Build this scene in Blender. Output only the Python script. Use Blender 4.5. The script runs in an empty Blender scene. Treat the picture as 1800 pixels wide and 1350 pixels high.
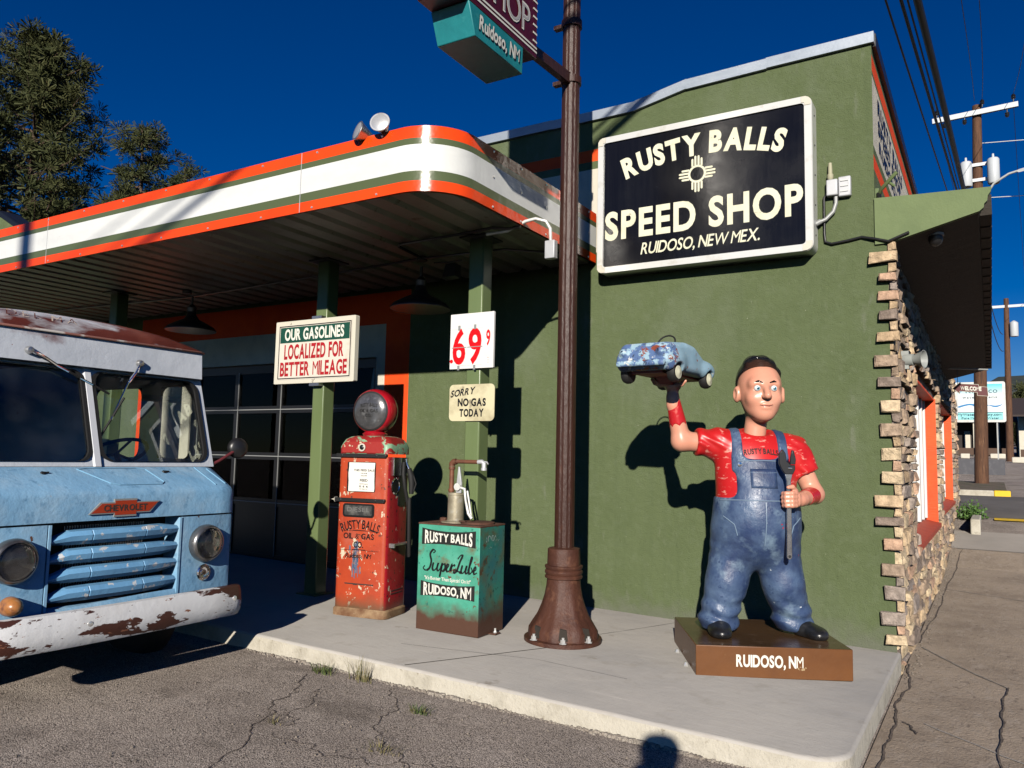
import bpy, bmesh, math, random
import numpy as np
from mathutils import Vector, Matrix
random.seed(7)
R_ = math.radians
scene = bpy.context.scene

# ------------------------------------------------------------------ camera
cam_d = bpy.data.cameras.new("camera"); cam = bpy.data.objects.new("camera", cam_d)
scene.collection.objects.link(cam); scene.camera = cam
CX, CY, CZ = 0.747, -6.862, 1.44
r_ = Vector((0.854848, 0.518447, 0.021167)); u_ = Vector((0.029685, -0.089591, 0.995536)); f_ = Vector((-0.518029, 0.850404, 0.091977))
cam.matrix_world = Matrix(((r_.x, u_.x, -f_.x, CX), (r_.y, u_.y, -f_.y, CY), (r_.z, u_.z, -f_.z, CZ), (0, 0, 0, 1)))
cam_d.sensor_width = 36.0; cam_d.lens = 1379.874 / 1800 * 36
cam_d.clip_start = 0.05; cam_d.clip_end = 3000

# ------------------------------------------------------------------ light
SUN = Vector((0.385, -1.0, 0.395)).normalized()          # towards the sun
sun_d = bpy.data.lights.new("sun", "SUN"); sun_d.energy = 5.0; sun_d.angle = R_(0.53); sun_d.color = (1.0, 0.93, 0.83)
sun = bpy.data.objects.new("sun", sun_d); scene.collection.objects.link(sun)
sun.rotation_euler = SUN.to_track_quat('Z', 'Y').to_euler(); sun.location = (5, -12, 9)
w = bpy.data.worlds.new("World"); scene.world = w; w.use_nodes = True
nt = w.node_tree; nt.nodes.clear()
sky = nt.nodes.new("ShaderNodeTexSky"); sky.sky_type = 'NISHITA'; sky.sun_disc = False
sky.sun_elevation = math.asin(SUN.z); sky.sun_rotation = math.atan2(SUN.x, SUN.y)
sky.altitude = 2300; sky.air_density = 1.0; sky.dust_density = 0.15; sky.ozone_density = 3.2
hs = nt.nodes.new("ShaderNodeHueSaturation"); hs.inputs['Hue'].default_value = 0.518; hs.inputs['Saturation'].default_value = 1.45; hs.inputs['Value'].default_value = 1.12
bg = nt.nodes.new("ShaderNodeBackground"); bg.inputs[1].default_value = 0.05
wo = nt.nodes.new("ShaderNodeOutputWorld")
nt.links.new(sky.outputs[0], hs.inputs['Color']); nt.links.new(hs.outputs[0], bg.inputs[0]); nt.links.new(bg.outputs[0], wo.inputs[0])
scene.view_settings.view_transform = 'Standard'; scene.view_settings.look = 'None'
scene.cycles.diffuse_bounces = 0
scene.view_settings.exposure = 0.15; scene.view_settings.gamma = 1.0

# ------------------------------------------------------------------ materials
def srgb(r, g, b):
    f = lambda c: (c / 255 / 12.92) if c / 255 <= 0.04045 else ((c / 255 + 0.055) / 1.055) ** 2.4
    return (f(r), f(g), f(b), 1)
def C4(c): return tuple(c) if len(c) == 4 else (*c, 1)
def mat(name, col, rough=.6, metal=0., spec=.5, layers=(), bump=None, bump2=None, coat=0., zband=None, rrough=None, trans=None):
    """layers: (colour, scale, lo, hi[, detail[, stretch xyz[, distortion]]]); bump: (scale, distance[, stretch]); zband: (colour, z0, z1, noise)"""
    m = bpy.data.materials.new(name); m.use_nodes = True
    t = m.node_tree; N = t.nodes; Lk = t.links
    b = N['Principled BSDF']
    b.inputs['Roughness'].default_value = rough; b.inputs['Metallic'].default_value = metal
    b.inputs['Specular IOR Level'].default_value = spec
    if coat: b.inputs['Coat Weight'].default_value = coat; b.inputs['Coat Roughness'].default_value = .08
    tc = N.new('ShaderNodeTexCoord')
    rgb = N.new('ShaderNodeRGB'); rgb.outputs[0].default_value = C4(col); cur = rgb.outputs[0]
    def coord(stretch, off=0):
        mp = N.new('ShaderNodeMapping'); Lk.new(tc.outputs['Object'], mp.inputs[0])
        mp.inputs['Scale'].default_value = stretch; mp.inputs['Location'].default_value = (off, off * 1.7, off * .6)
        return mp.outputs[0]
    for i, L in enumerate(layers):
        c2, sc, lo, hi = L[:4]; det = L[4] if len(L) > 4 else 4; st = L[5] if len(L) > 5 else (1, 1, 1); dis = L[6] if len(L) > 6 else 0
        n = N.new('ShaderNodeTexNoise'); n.inputs['Scale'].default_value = sc; n.inputs['Detail'].default_value = det; n.inputs['Distortion'].default_value = dis
        n.inputs['Roughness'].default_value = .6
        Lk.new(coord(st, 3.1 * i + len(name) * .37), n.inputs['Vector'])
        mr = N.new('ShaderNodeMapRange'); mr.inputs[1].default_value = lo; mr.inputs[2].default_value = hi; Lk.new(n.outputs[0], mr.inputs[0])
        mx = N.new('ShaderNodeMix'); mx.data_type = 'RGBA'
        Lk.new(mr.outputs[0], mx.inputs[0]); Lk.new(cur, mx.inputs[6]); mx.inputs[7].default_value = C4(c2); cur = mx.outputs[2]
    if zband:
        c2, z0, z1, am = zband
        sx = N.new('ShaderNodeSeparateXYZ'); Lk.new(tc.outputs['Object'], sx.inputs[0])
        n = N.new('ShaderNodeTexNoise'); n.inputs['Scale'].default_value = 9; n.inputs['Detail'].default_value = 6; Lk.new(tc.outputs['Object'], n.inputs['Vector'])
        ma = N.new('ShaderNodeMath'); ma.operation = 'MULTIPLY_ADD'; Lk.new(n.outputs[0], ma.inputs[0]); ma.inputs[1].default_value = am; Lk.new(sx.outputs[2], ma.inputs[2])
        mr = N.new('ShaderNodeMapRange'); mr.inputs[1].default_value = z0 + am * .5; mr.inputs[2].default_value = z1 + am * .5; Lk.new(ma.outputs[0], mr.inputs[0])
        mx = N.new('ShaderNodeMix'); mx.data_type = 'RGBA'; Lk.new(mr.outputs[0], mx.inputs[0]); Lk.new(cur, mx.inputs[6]); mx.inputs[7].default_value = C4(c2); cur = mx.outputs[2]
    Lk.new(cur, b.inputs['Base Color'])
    if rrough:
        n = N.new('ShaderNodeTexNoise'); n.inputs['Scale'].default_value = rrough[0]; n.inputs['Detail'].default_value = 5; Lk.new(tc.outputs['Object'], n.inputs['Vector'])
        mr = N.new('ShaderNodeMapRange'); mr.inputs[1].default_value = .3; mr.inputs[2].default_value = .7; mr.inputs[3].default_value = rrough[1]; mr.inputs[4].default_value = rrough[2]
        Lk.new(n.outputs[0], mr.inputs[0]); Lk.new(mr.outputs[0], b.inputs['Roughness'])
    prev = None
    for bp in (bump, bump2):
        if not bp: continue
        n = N.new('ShaderNodeTexNoise'); n.inputs['Scale'].default_value = bp[0]; n.inputs['Detail'].default_value = 6; n.inputs['Roughness'].default_value = .65
        Lk.new(coord(bp[2] if len(bp) > 2 else (1, 1, 1), 11), n.inputs['Vector'])
        bn = N.new('ShaderNodeBump'); bn.inputs['Strength'].default_value = 1; bn.inputs['Distance'].default_value = bp[1]
        Lk.new(n.outputs[0], bn.inputs['Height'])
        if prev: Lk.new(prev, bn.inputs['Normal'])
        prev = bn.outputs[0]
    if prev: Lk.new(prev, b.inputs['Normal'])
    return m
def glass(name, tint=(.9, .95, .95), refl=1.0, haze=None):
    m = bpy.data.materials.new(name); m.use_nodes = True; t = m.node_tree; N = t.nodes; Lk = t.links; N.clear()
    o = N.new('ShaderNodeOutputMaterial'); tr = N.new('ShaderNodeBsdfTransparent'); tr.inputs[0].default_value = C4(tint)
    gl = N.new('ShaderNodeBsdfGlossy'); gl.inputs['Roughness'].default_value = .01; gl.inputs[0].default_value = (refl, refl, refl, 1)
    fr = N.new('ShaderNodeFresnel'); fr.inputs[0].default_value = 1.5
    mx = N.new('ShaderNodeMixShader'); Lk.new(fr.outputs[0], mx.inputs[0]); Lk.new(tr.outputs[0], mx.inputs[1]); Lk.new(gl.outputs[0], mx.inputs[2])
    last = mx.outputs[0]
    if haze:
        d = N.new('ShaderNodeBsdfDiffuse'); d.inputs[0].default_value = (.6, .6, .6, 1)
        tc = N.new('ShaderNodeTexCoord'); n = N.new('ShaderNodeTexNoise'); n.inputs['Scale'].default_value = 5; Lk.new(tc.outputs['Object'], n.inputs['Vector'])
        mr = N.new('ShaderNodeMapRange'); mr.inputs[1].default_value = .4; mr.inputs[2].default_value = .8; mr.inputs[3].default_value = 0; mr.inputs[4].default_value = haze; Lk.new(n.outputs[0], mr.inputs[0])
        m2 = N.new('ShaderNodeMixShader'); Lk.new(mr.outputs[0], m2.inputs[0]); Lk.new(last, m2.inputs[1]); Lk.new(d.outputs[0], m2.inputs[2]); last = m2.outputs[0]
    Lk.new(last, o.inputs[0]); return m

M = {}
GREEN = (.122, .156, .072); ORANGE = (.90, .085, .008)
M['stucco'] = mat('stucco_green', GREEN, .85, spec=.25, layers=[((.106, .138, .061), 2.2, .42, .75), ((.138, .172, .09), 14, .5, .8), ((.165, .195, .125), .9, .52, .75, 5, (1, 1, .5)), ((.085, .115, .052), 1.5, .53, .85, 6, (3.0, 1, .2)), ((.165, .19, .12), 5, .62, .70, 6, (1, 1, .3)), ((.42, .42, .32), 55, .77, .8, 2)], bump=(110, .009), bump2=(16, .010), zband=((.15, .165, .115), .22, .0, .35))
M['stucco_o'] = mat('stucco_orange', ORANGE, .7, spec=.3, layers=[((.8, .06, .01), 3, .4, .7)], bump=(120, .004))
M['stucco_c'] = mat('stucco_cream', (.68, .63, .52), .85, spec=.25, layers=[((.58, .54, .45), 6, .45, .75), ((.4, .36, .3), 30, .7, .78)], bump=(120, .005))
M['galv'] = mat('galvanised_flashing', (.40, .45, .51), .45, metal=.35, layers=[((.32, .37, .43), 3, .4, .7, 3, (1, 1, 4))], bump=(1.0, .008))
M['orange'] = mat('orange_enamel', (.93, .075, .006), .22, spec=.5, layers=[((.85, .06, .006), 2, .4, .7)], bump=(.7, .02))
M['olive'] = mat('olive_enamel', (.10, .125, .055), .25, spec=.5, bump=(.7, .02))
M['white'] = mat('white_enamel', (.76, .77, .74), .24, spec=.5, layers=[((.66, .67, .65), 1.4, .45, .75, 4, (1, 1, 3)), ((.5, .5, .47), 25, .72, .78, 3)], bump=(.6, .02))
M['post'] = mat('post_green', (.15, .20, .085), .28, spec=.5, layers=[((.13, .175, .07), 3, .4, .7, 3, (1, 1, .3))], bump=(6, .002))
M['ceil'] = mat('ceiling_sheet', (.50, .50, .46), .5, metal=.1, layers=[((.36, .35, .31), 2, .4, .7), ((.25, .22, .18), 9, .62, .72)])
M['cream'] = mat('cream_trim', (.66, .62, .52), .6, layers=[((.52, .48, .4), 8, .5, .75)], bump=(40, .002))
M['black'] = mat('black_metal', (.012, .012, .013), .35, spec=.5)
M['matblack'] = mat('black_rubber', (.01, .01, .01), .7)
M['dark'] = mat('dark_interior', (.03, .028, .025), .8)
M['steel'] = mat('steel', (.55, .55, .54), .35, metal=.9, layers=[((.35, .33, .3), 12, .5, .7)])
M['chrome'] = mat('chrome', (.8, .8, .8), .12, metal=1., layers=[((.4, .36, .3), 20, .6, .7)])
M['zinc'] = mat('zinc_bolt', (.85, .85, .82), .3, metal=.7)
M['signblack'] = mat('sign_black', (.006, .006, .008), .22, spec=.35, layers=[((.009, .009, .011), 3, .4, .7, 3, (14, 1, .4))], rrough=(3, .12, .3), bump=(2.5, .003))
M['signframe'] = mat('sign_frame', (.74, .74, .70), .3, metal=.15, layers=[((.6, .58, .5), 9, .55, .75)])
M['letter'] = mat('cream_letter', (.80, .78, .58), .45, layers=[((.66, .64, .46), 6, .45, .75, 5), ((.4, .38, .27), 14, .66, .72, 6)])
M['letterw'] = mat('white_letter', (.78, .77, .68), .5, layers=[((.6, .58, .5), 12, .55, .75)])
M['polebrown'] = mat('rusted_brown_paint', (.050, .019, .012), .42, spec=.4, layers=[((.038, .014, .009), 6, .4, .7, 4, (6, 6, .4)), ((.075, .030, .018), 16, .55, .75, 5, (2, 2, .6)), ((.42, .30, .25), 7, .74, .77, 5, (9, 9, .5))], bump=(14, .006, (3, 3, 1)))
M['castbrown'] = mat('cast_iron_brown', (.085, .032, .019), .55, spec=.4, layers=[((.05, .018, .012), 7, .4, .7), ((.15, .065, .036), 14, .55, .75)], bump=(45, .004), bump2=(9, .006))
M['slab'] = mat('broomed_concrete', (.50, .47, .425), .85, spec=.25, layers=[((.42, .40, .37), 1.6, .4, .7, 5), ((.54, .51, .455), .7, .45, .8), ((.40, .37, .32), 5, .6, .78), ((.45, .41, .36), 26, .5, .85, 3, (.3, 3, 1)), ((.24, .20, .15), 2.6, .66, .76, 6), ((.15, .13, .11), 60, .77, .79, 2), ((.62, .58, .52), 2.2, .66, .74, 5, (.25, 2.2, 1))], bump=(42, .0022, (.22, 2.5, 1)), bump2=(5, .005))
M['kerbface'] = mat('rough_concrete', (.56, .52, .43), .9, spec=.2, layers=[((.42, .385, .31), 6, .45, .7), ((.28, .24, .18), 18, .62, .74), ((.64, .6, .52), 11, .6, .8)], bump=(60, .006), bump2=(14, .014))
M['rubble'] = mat('broken_concrete', (.42, .37, .31), .95, layers=[((.25, .2, .16), 20, .45, .7)], bump=(50, .02))
def asphalt():
    m = mat('worn_asphalt', (.46, .39, .33), .9, spec=.25, layers=[((.31, .26, .22), .8, .4, .7, 5), ((.50, .43, .37), 2.4, .5, .8), ((.19, .158, .13), 1.3, .54, .74, 6, (1, 1, 1), 1.0), ((.55, .49, .43), 40, .66, .72, 2), ((.15, .125, .105), .62, .60, .72, 7)], bump=(9, .01))
    t = m.node_tree; N = t.nodes; Lk = t.links; b = N['Principled BSDF']
    src = b.inputs['Base Color'].links[0].from_socket
    tc = N.new('ShaderNodeTexCoord')
    v = N.new('ShaderNodeTexVoronoi'); v.inputs['Scale'].default_value = 150; Lk.new(tc.outputs['Object'], v.inputs['Vector'])
    sp = N.new('ShaderNodeSeparateColor'); Lk.new(v.outputs['Color'], sp.inputs[0])
    mr = N.new('ShaderNodeMapRange'); mr.inputs[3].default_value = .7; mr.inputs[4].default_value = 1.75; Lk.new(sp.outputs[0], mr.inputs[0])
    mu = N.new('ShaderNodeMix'); mu.data_type = 'RGBA'; mu.blend_type = 'MULTIPLY'; mu.inputs[0].default_value = 1
    Lk.new(src, mu.inputs[6]); Lk.new(mr.outputs[0], mu.inputs[7])
    e = N.new('ShaderNodeMapRange'); e.inputs[1].default_value = .45; e.inputs[2].default_value = .8; Lk.new(v.outputs['Distance'], e.inputs[0])
    m2 = N.new('ShaderNodeMix'); m2.data_type = 'RGBA'; Lk.new(e.outputs[0], m2.inputs[0]); Lk.new(mu.outputs[2], m2.inputs[6]); m2.inputs[7].default_value = (.12, .10, .085, 1)
    Lk.new(m2.outputs[2], b.inputs['Base Color'])
    bn = N.new('ShaderNodeBump'); bn.inputs['Distance'].default_value = .006; bn.invert = True; Lk.new(v.outputs['Distance'], bn.inputs['Height'])
    Lk.new(b.inputs['Normal'].links[0].from_socket, bn.inputs['Normal']); Lk.new(bn.outputs[0], b.inputs['Normal'])
    return m
M['asphalt'] = asphalt()
M['walk'] = mat('exposed_aggregate', (.50, .40, .30), .9, spec=.25, layers=[((.36, .285, .215), 1.4, .4, .7, 5), ((.52, .43, .34), 9, .5, .75, 6, (1.6, .6, 1)), ((.20, .16, .125), 16, .6, .75, 6, (1.6, .6, 1)), ((.48, .43, .37), 46, .64, .72, 3), ((.13, .11, .09), 75, .62, .7, 3)], bump=(60, .012), bump2=(11, .01))
M['apron'] = mat('smooth_concrete', (.48, .43, .37), .9, layers=[((.4, .36, .31), 1.2, .4, .7), ((.45, .42, .37), 5, .6, .8)], bump=(60, .004))
M['road'] = mat('road_asphalt', (.16, .145, .13), .9, layers=[((.11, .10, .09), .6, .4, .7, 5), ((.22, .2, .18), 2.5, .55, .8)], bump=(70, .008))
M['crack'] = mat('dark_crack', (.035, .028, .022), .95)
M['tar'] = mat('earth_filled_crack', (.16, .125, .10), .95, layers=[((.06, .048, .038), 30, .45, .65)])
M['yellow'] = mat('yellow_paint', (.85, .55, .02), .6, layers=[((.6, .4, .05), 8, .55, .7)])
M['wood'] = mat('utility_pole_wood', (.14, .065, .032), .8, layers=[((.07, .032, .018), 4, .4, .65, 6, (8, 8, .5)), ((.3, .17, .09), 9, .6, .75, 6, (6, 6, .4))], bump=(20, .02, (3, 3, .3)))
M['wire'] = mat('wire_black', (.008, .008, .01), .5)
M['greymetal'] = mat('grey_box', (.55, .56, .57), .5, metal=.3, layers=[((.42, .42, .42), 9, .5, .75)])
M['conduit'] = mat('conduit_grey', (.35, .36, .35), .5, metal=.3)

# ------------------------------------------------------------------ mesh building
def prop(o, label=None, cat=None, group=None, kind=None):
    if label: o['label'] = label
    if cat: o['category'] = cat
    if group: o['group'] = group
    if kind: o['kind'] = kind
    return o
def thing(name, label, cat, loc=(0, 0, 0), rz=0, group=None):
    o = bpy.data.objects.new(name, None); scene.collection.objects.link(o)
    o.empty_display_size = .1; o.location = loc; o.rotation_euler = (0, 0, rz)
    return prop(o, label, cat, group)
def mw(o):                                                  # world matrix without waiting for the depsgraph
    m = o.matrix_basis if o.parent is None else mw(o.parent) @ o.matrix_parent_inverse @ o.matrix_basis
    return m
def copy_tree(o, parent=None):
    c = o.copy(); scene.collection.objects.link(c); c.parent = parent
    if parent: c.matrix_parent_inverse = o.matrix_parent_inverse.copy()
    for ch in list(o.children): copy_tree(ch, c)
    return c
class MB:
    def __init__(s): s.v = []; s.f = []; s.m = []; s.T = None
    def add(s, vs, fs, mi=0):
        n = len(s.v)
        if s.T is not None: vs = [tuple(s.T @ Vector(v)) for v in vs]
        s.v.extend([tuple(v) for v in vs]); s.f.extend([tuple(i + n for i in f) for f in fs]); s.m.extend([mi] * len(fs)); return s
    def box(s, a, b, mi=0, M=None):
        x0, y0, z0 = a; x1, y1, z1 = b
        if x0 > x1: x0, x1 = x1, x0
        if y0 > y1: y0, y1 = y1, y0
        if z0 > z1: z0, z1 = z1, z0
        vs = [(x0, y0, z0), (x1, y0, z0), (x1, y1, z0), (x0, y1, z0), (x0, y0, z1), (x1, y0, z1), (x1, y1, z1), (x0, y1, z1)]
        if M is not None: vs = [M @ Vector(v) for v in vs]
        return s.add(vs, [(0, 3, 2, 1), (4, 5, 6, 7), (0, 1, 5, 4), (1, 2, 6, 5), (2, 3, 7, 6), (3, 0, 4, 7)], mi)
    def prism(s, poly, fn, mi=0, cap=True):
        """poly: list of (u,v) counter-clockwise; fn(u,v,k) -> point for k=0,1"""
        n = len(poly)
        vs = [fn(u, v, 0) for u, v in poly] + [fn(u, v, 1) for u, v in poly]
        fs = [(i, (i + 1) % n, n + (i + 1) % n, n + i) for i in range(n)]
        if cap: fs += [tuple(range(n - 1, -1, -1)), tuple(range(n, 2 * n))]
        return s.add(vs, fs, mi)
    def ring(s, rows, mi=0, close=True, caps=True):
        """rows: list of equal-length point loops"""
        n = len(rows[0]); vs = [p for r in rows for p in r]; fs = []
        for k in range(len(rows) - 1):
            for i in range(n if close else n - 1):
                j = (i + 1) % n; fs.append((k * n + i, k * n + j, (k + 1) * n + j, (k + 1) * n + i))
        if caps and close:
            fs.append(tuple(range(n - 1, -1, -1))); fs.append(tuple((len(rows) - 1) * n + i for i in range(n)))
        return s.add(vs, fs, mi)
    def tube(s, pts, r, n=8, mi=0, caps=True):
        pts = [Vector(p) for p in pts]; rs = r if isinstance(r, (list, tuple)) else [r] * len(pts)
        rows = []; prev = None
        for i, p in enumerate(pts):
            d = (pts[min(i + 1, len(pts) - 1)] - pts[max(i - 1, 0)]).normalized()
            if prev is None: a = d.orthogonal().normalized()
            else: a = (prev - d * prev.dot(d)).normalized()
            prev = a; b = d.cross(a)
            rows.append([p + (a * math.cos(2 * math.pi * k / n) + b * math.sin(2 * math.pi * k / n)) * rs[i] for k in range(n)])
        return s.ring(rows, mi, True, caps)
    def lathe(s, prof, c=(0, 0, 0), axis=(0, 0, 1), n=24, mi=0):
        """prof: (radius, height along axis)"""
        ax = Vector(axis).normalized(); a = ax.orthogonal().normalized(); b = ax.cross(a); c = Vector(c)
        rows = [[c + ax * h + (a * math.cos(2 * math.pi * k / n) + b * math.sin(2 * math.pi * k / n)) * max(r, 1e-4) for k in range(n)] for r, h in prof]
        return s.ring(rows, mi)
    def build(s, name, m, parent=None, smooth=None, bevel=None, local=False, segs=2, solid=None):
        me = bpy.data.meshes.new(name); me.from_pydata(s.v, [], s.f); me.validate(clean_customdata=False)
        ms = m if isinstance(m, (list, tuple)) else [m]
        for q in ms: me.materials.append(q)
        if len(ms) > 1 and len(me.polygons) == len(s.m): me.polygons.foreach_set('material_index', s.m)
        bm = bmesh.new(); bm.from_mesh(me); bmesh.ops.recalc_face_normals(bm, faces=bm.faces); bm.to_mesh(me); bm.free()
        if smooth is not None:
            me.shade_smooth()
            if smooth: me.set_sharp_from_angle(angle=R_(smooth))
        o = bpy.data.objects.new(name, me); scene.collection.objects.link(o)
        if parent:
            o.parent = parent
            if not local: o.matrix_parent_inverse = mw(parent).inverted()
        if solid:
            d = o.modifiers.new('thick', 'SOLIDIFY'); d.thickness = solid; d.offset = -1
        if bevel:
            d = o.modifiers.new('bevel', 'BEVEL'); d.width = bevel; d.segments = segs; d.limit_method = 'ANGLE'; d.angle_limit = R_(40)
            if smooth is None: me.shade_smooth(); me.set_sharp_from_angle(angle=R_(35))
        return o

# ---- lettering: glyph meshes from the built-in font
_gl = {}
def glyph(ch, weight=0., res=4):
    k = (ch, weight)
    if k not in _gl:
        cu = bpy.data.curves.new('g', 'FONT'); cu.body = ch; cu.size = 1; cu.offset = weight; cu.resolution_u = res; cu.fill_mode = 'FRONT'
        o = bpy.data.objects.new('g', cu); scene.collection.objects.link(o)
        bpy.context.view_layer.update()
        me = bpy.data.meshes.new_from_object(o.evaluated_get(bpy.context.evaluated_depsgraph_get()))
        vs = [(v.co.x, v.co.y) for v in me.vertices]; fs = [tuple(p.vertices) for p in me.polygons]
        bpy.data.objects.remove(o); bpy.data.curves.remove(cu); bpy.data.meshes.remove(me)
        _gl[k] = (vs, fs)
    return _gl[k]
CAPH = max(v[1] for v in glyph('H')[0])
def text(mb, s, fn, width=None, h=1., weight=.02, shear=0., gap=.10, space=.32, xs=1., mi=0, center=True):
    """lay s out on a line (cap height h) and map (u,v) through fn -> 3D point; width: fit the line to it"""
    cur = 0; out = []
    for ch in s:
        if ch == ' ': cur += space; continue
        vs, fs = glyph(ch, 0. if ch in 'MWm&' else weight)
        x0 = min(v[0] for v in vs); x1 = max(v[0] for v in vs)
        out.append(([(v[0] - x0 + cur + shear * v[1], v[1]) for v in vs], fs)); cur += x1 - x0 + gap
    tot = cur - gap; k = h / CAPH
    kx = (width / tot) if width else k * xs
    for vs, fs in out:
        off = tot / 2 if center else 0
        mb.add([fn((x - off) * kx, y * k) for x, y in vs], fs, mi)
    return tot * kx

# ---- signed distance sculpting (surface nets)
def sd_caps(P, a, b, ra, rb=None):
    rb = ra if rb is None else rb; a = np.array(a, float); b = np.array(b, float)
    ba = b - a; t = np.clip(((P - a) @ ba) / (ba @ ba), 0, 1)
    return np.linalg.norm(P - a - t[..., None] * ba, axis=-1) - (ra + (rb - ra) * t)
def sd_ell(P, c, r, rot=None):
    q = P - np.array(c, float)
    if rot is not None: q = q @ np.array(rot)
    r = np.array(r, float); k0 = np.linalg.norm(q / r, axis=-1); k1 = np.linalg.norm(q / (r * r), axis=-1)
    return np.where(k1 > 1e-9, k0 * (k0 - 1) / np.maximum(k1, 1e-9), -min(r))
def sd_box(P, c, b, r=0., rot=None):
    q = P - np.array(c, float)
    if rot is not None: q = q @ np.array(rot)
    q = np.abs(q) - (np.array(b, float) - r)
    return np.linalg.norm(np.maximum(q, 0), axis=-1) + np.minimum(q.max(axis=-1), 0) - r
def smin(a, b, k=.05):
    h = np.clip(.5 + .5 * (b - a) / k, 0, 1); return b * (1 - h) + a * h - k * h * (1 - h)
def smax(a, b, k=.02): return -smin(-a, -b, k)
def surfnet(fn, lo, hi, h):
    lo = np.array(lo, float); hi = np.array(hi, float); n = np.ceil((hi - lo) / h).astype(int) + 1
    ax = [lo[i] + h * np.arange(n[i]) for i in range(3)]
    P = np.stack(np.meshgrid(*ax, indexing='ij'), -1); V = fn(P)
    S = V < 0; nc = n - 1
    acc = np.zeros((*nc, 3)); cnt = np.zeros(nc)
    cor = [(i, j, k) for i in (0, 1) for j in (0, 1) for k in (0, 1)]
    sl = lambda c: tuple(slice(c[i], c[i] + nc[i]) for i in range(3))
    for a in cor:
        for d in range(3):
            if a[d]: continue
            b = list(a); b[d] = 1; b = tuple(b)
            va, vb = V[sl(a)], V[sl(b)]; m = (va < 0) != (vb < 0)
            t = np.where(m, va / np.where(m, va - vb, 1), 0)
            for e in range(3):
                acc[..., e] += np.where(m, a[e] + (t if e == d else 0), 0)
            cnt += m
    act = cnt > 0; idx = -np.ones(nc, int); idx[act] = np.arange(act.sum())
    cells = np.argwhere(act); verts = lo + h * (cells + acc[act] / cnt[act][:, None])
    faces = []
    for d in range(3):
        e, g = (d + 1) % 3, (d + 2) % 3
        s0 = [slice(0, n[i]) for i in range(3)]; s1 = list(s0); s0[d] = slice(0, n[d] - 1); s1[d] = slice(1, n[d])
        A = S[tuple(s0)]; B = S[tuple(s1)]
        for flip, mk in ((False, A & ~B), (True, ~A & B)):
            p = np.argwhere(mk); ok = (p[:, e] > 0) & (p[:, g] > 0) & (p[:, e] < nc[e]) & (p[:, g] < nc[g]); p = p[ok]
            if not len(p): continue
            def at(de, dg):
                q = p.copy(); q[:, e] -= de; q[:, g] -= dg; return idx[q[:, 0], q[:, 1], q[:, 2]]
            quad = np.stack([at(1, 1), at(0, 1), at(0, 0), at(1, 0)], 1)
            if flip: quad = quad[:, ::-1]
            faces.append(quad)
    return verts, np.concatenate(faces)
def sculpt(name, fn, lo, hi, h, m, parent, fmat=None, local=True):
    v, f = surfnet(fn, lo, hi, h)
    me = bpy.data.meshes.new(name); me.from_pydata(v.tolist(), [], f.tolist()); me.validate()
    ms = m if isinstance(m, (list, tuple)) else [m]
    for q in ms: me.materials.append(q)
    if fmat is not None and len(ms) > 1:
        c = v[f].mean(1); me.polygons.foreach_set('material_index', fmat(c).astype(int).tolist())
    me.shade_smooth()
    o = bpy.data.objects.new(name, me); scene.collection.objects.link(o)
    if parent:
        o.parent = parent
        if not local: o.matrix_parent_inverse = mw(parent).inverted()
    return o

# ------------------------------------------------------------------ ground profile
SL = 0.0169                                                  # the lot falls slightly towards the street
PY = [-60, -30, 0, 4, 7, 10, 12.5, 16, 20.5, 30, 60, 120, 300, 900]
PZ = [-.16, -.16, -.16, -.16, -.1, .2, .48, .68, .82, 1.2, 2.2, 4.5, 11, 30]
def gz(x, y):
    k = min(max((x + .2) / -.6, 0), 1)
    lot = -.12 - SL * max(min(x, .2), -30)
    if y < 0: base = lot if x < .12 else -.16
    else: base = float(np.interp(y, PY, PZ))
    if x < .12 and y >= 0: base = float(np.interp(y, PY, PZ)) if y > 1 else base
    return base
def sz(x): return -SL * x                                   # slab top
# ================================================================== SETTING
def ribbon(pts, w, dz=.004, jit=0., name='asphalt_crack', m='crack', zf=gz, sub=10, seed=1):
    rnd = random.Random(seed); P = []
    for i in range(len(pts) - 1):
        for k in range(sub):
            t = k / sub; P.append((pts[i][0] * (1 - t) + pts[i + 1][0] * t, pts[i][1] * (1 - t) + pts[i + 1][1] * t))
    P.append(pts[-1]); ph = [rnd.uniform(0, 6) for _ in range(4)]
    P = [(x + jit * (1.4 * math.sin(i * .21 + ph[0]) + .8 * math.sin(i * .63 + ph[1]) + rnd.uniform(-.35, .35)), y + jit * (1.4 * math.sin(i * .26 + ph[2]) + .8 * math.sin(i * .71 + ph[3]) + rnd.uniform(-.35, .35))) for i, (x, y) in enumerate(P)]
    mb = MB(); rows = []
    for i, (x, y) in enumerate(P):
        a = P[max(i - 1, 0)]; b = P[min(i + 1, len(P) - 1)]; d = Vector((b[0] - a[0], b[1] - a[1], 0)).normalized(); n = Vector((-d.y, d.x, 0))
        ww = w * rnd.uniform(.35, 1.0) / 2 if jit else w / 2
        rows.append([Vector((x, y, zf(x + n.x * s * ww, y + n.y * s * ww) + dz)) + n * s * ww for s in (-1, 1)])
    mb.ring(rows, 0, False, False)
    return prop(mb.build(name, M[m]), kind='structure')
def sheet(name, xs, ys, m, dz=0., zf=gz, kind='structure'):
    mb = MB(); mb.ring([[(x, y, zf(x, y) + dz) for x in xs] for y in ys], 0, False, False)
    return prop(mb.build(name, M[m]), kind=kind)
def frange(a, b, s):
    n = max(1, round((b - a) / s)); return [a + (b - a) * i / n for i in range(n + 1)]
xs = [-600, -300, -150, -80, -50, -30, -20] + frange(-15, 0, .5) + [.10, .125] + frange(.5, 5, .5) + [7, 10, 15, 25, 50, 100, 250, 600]
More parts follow.
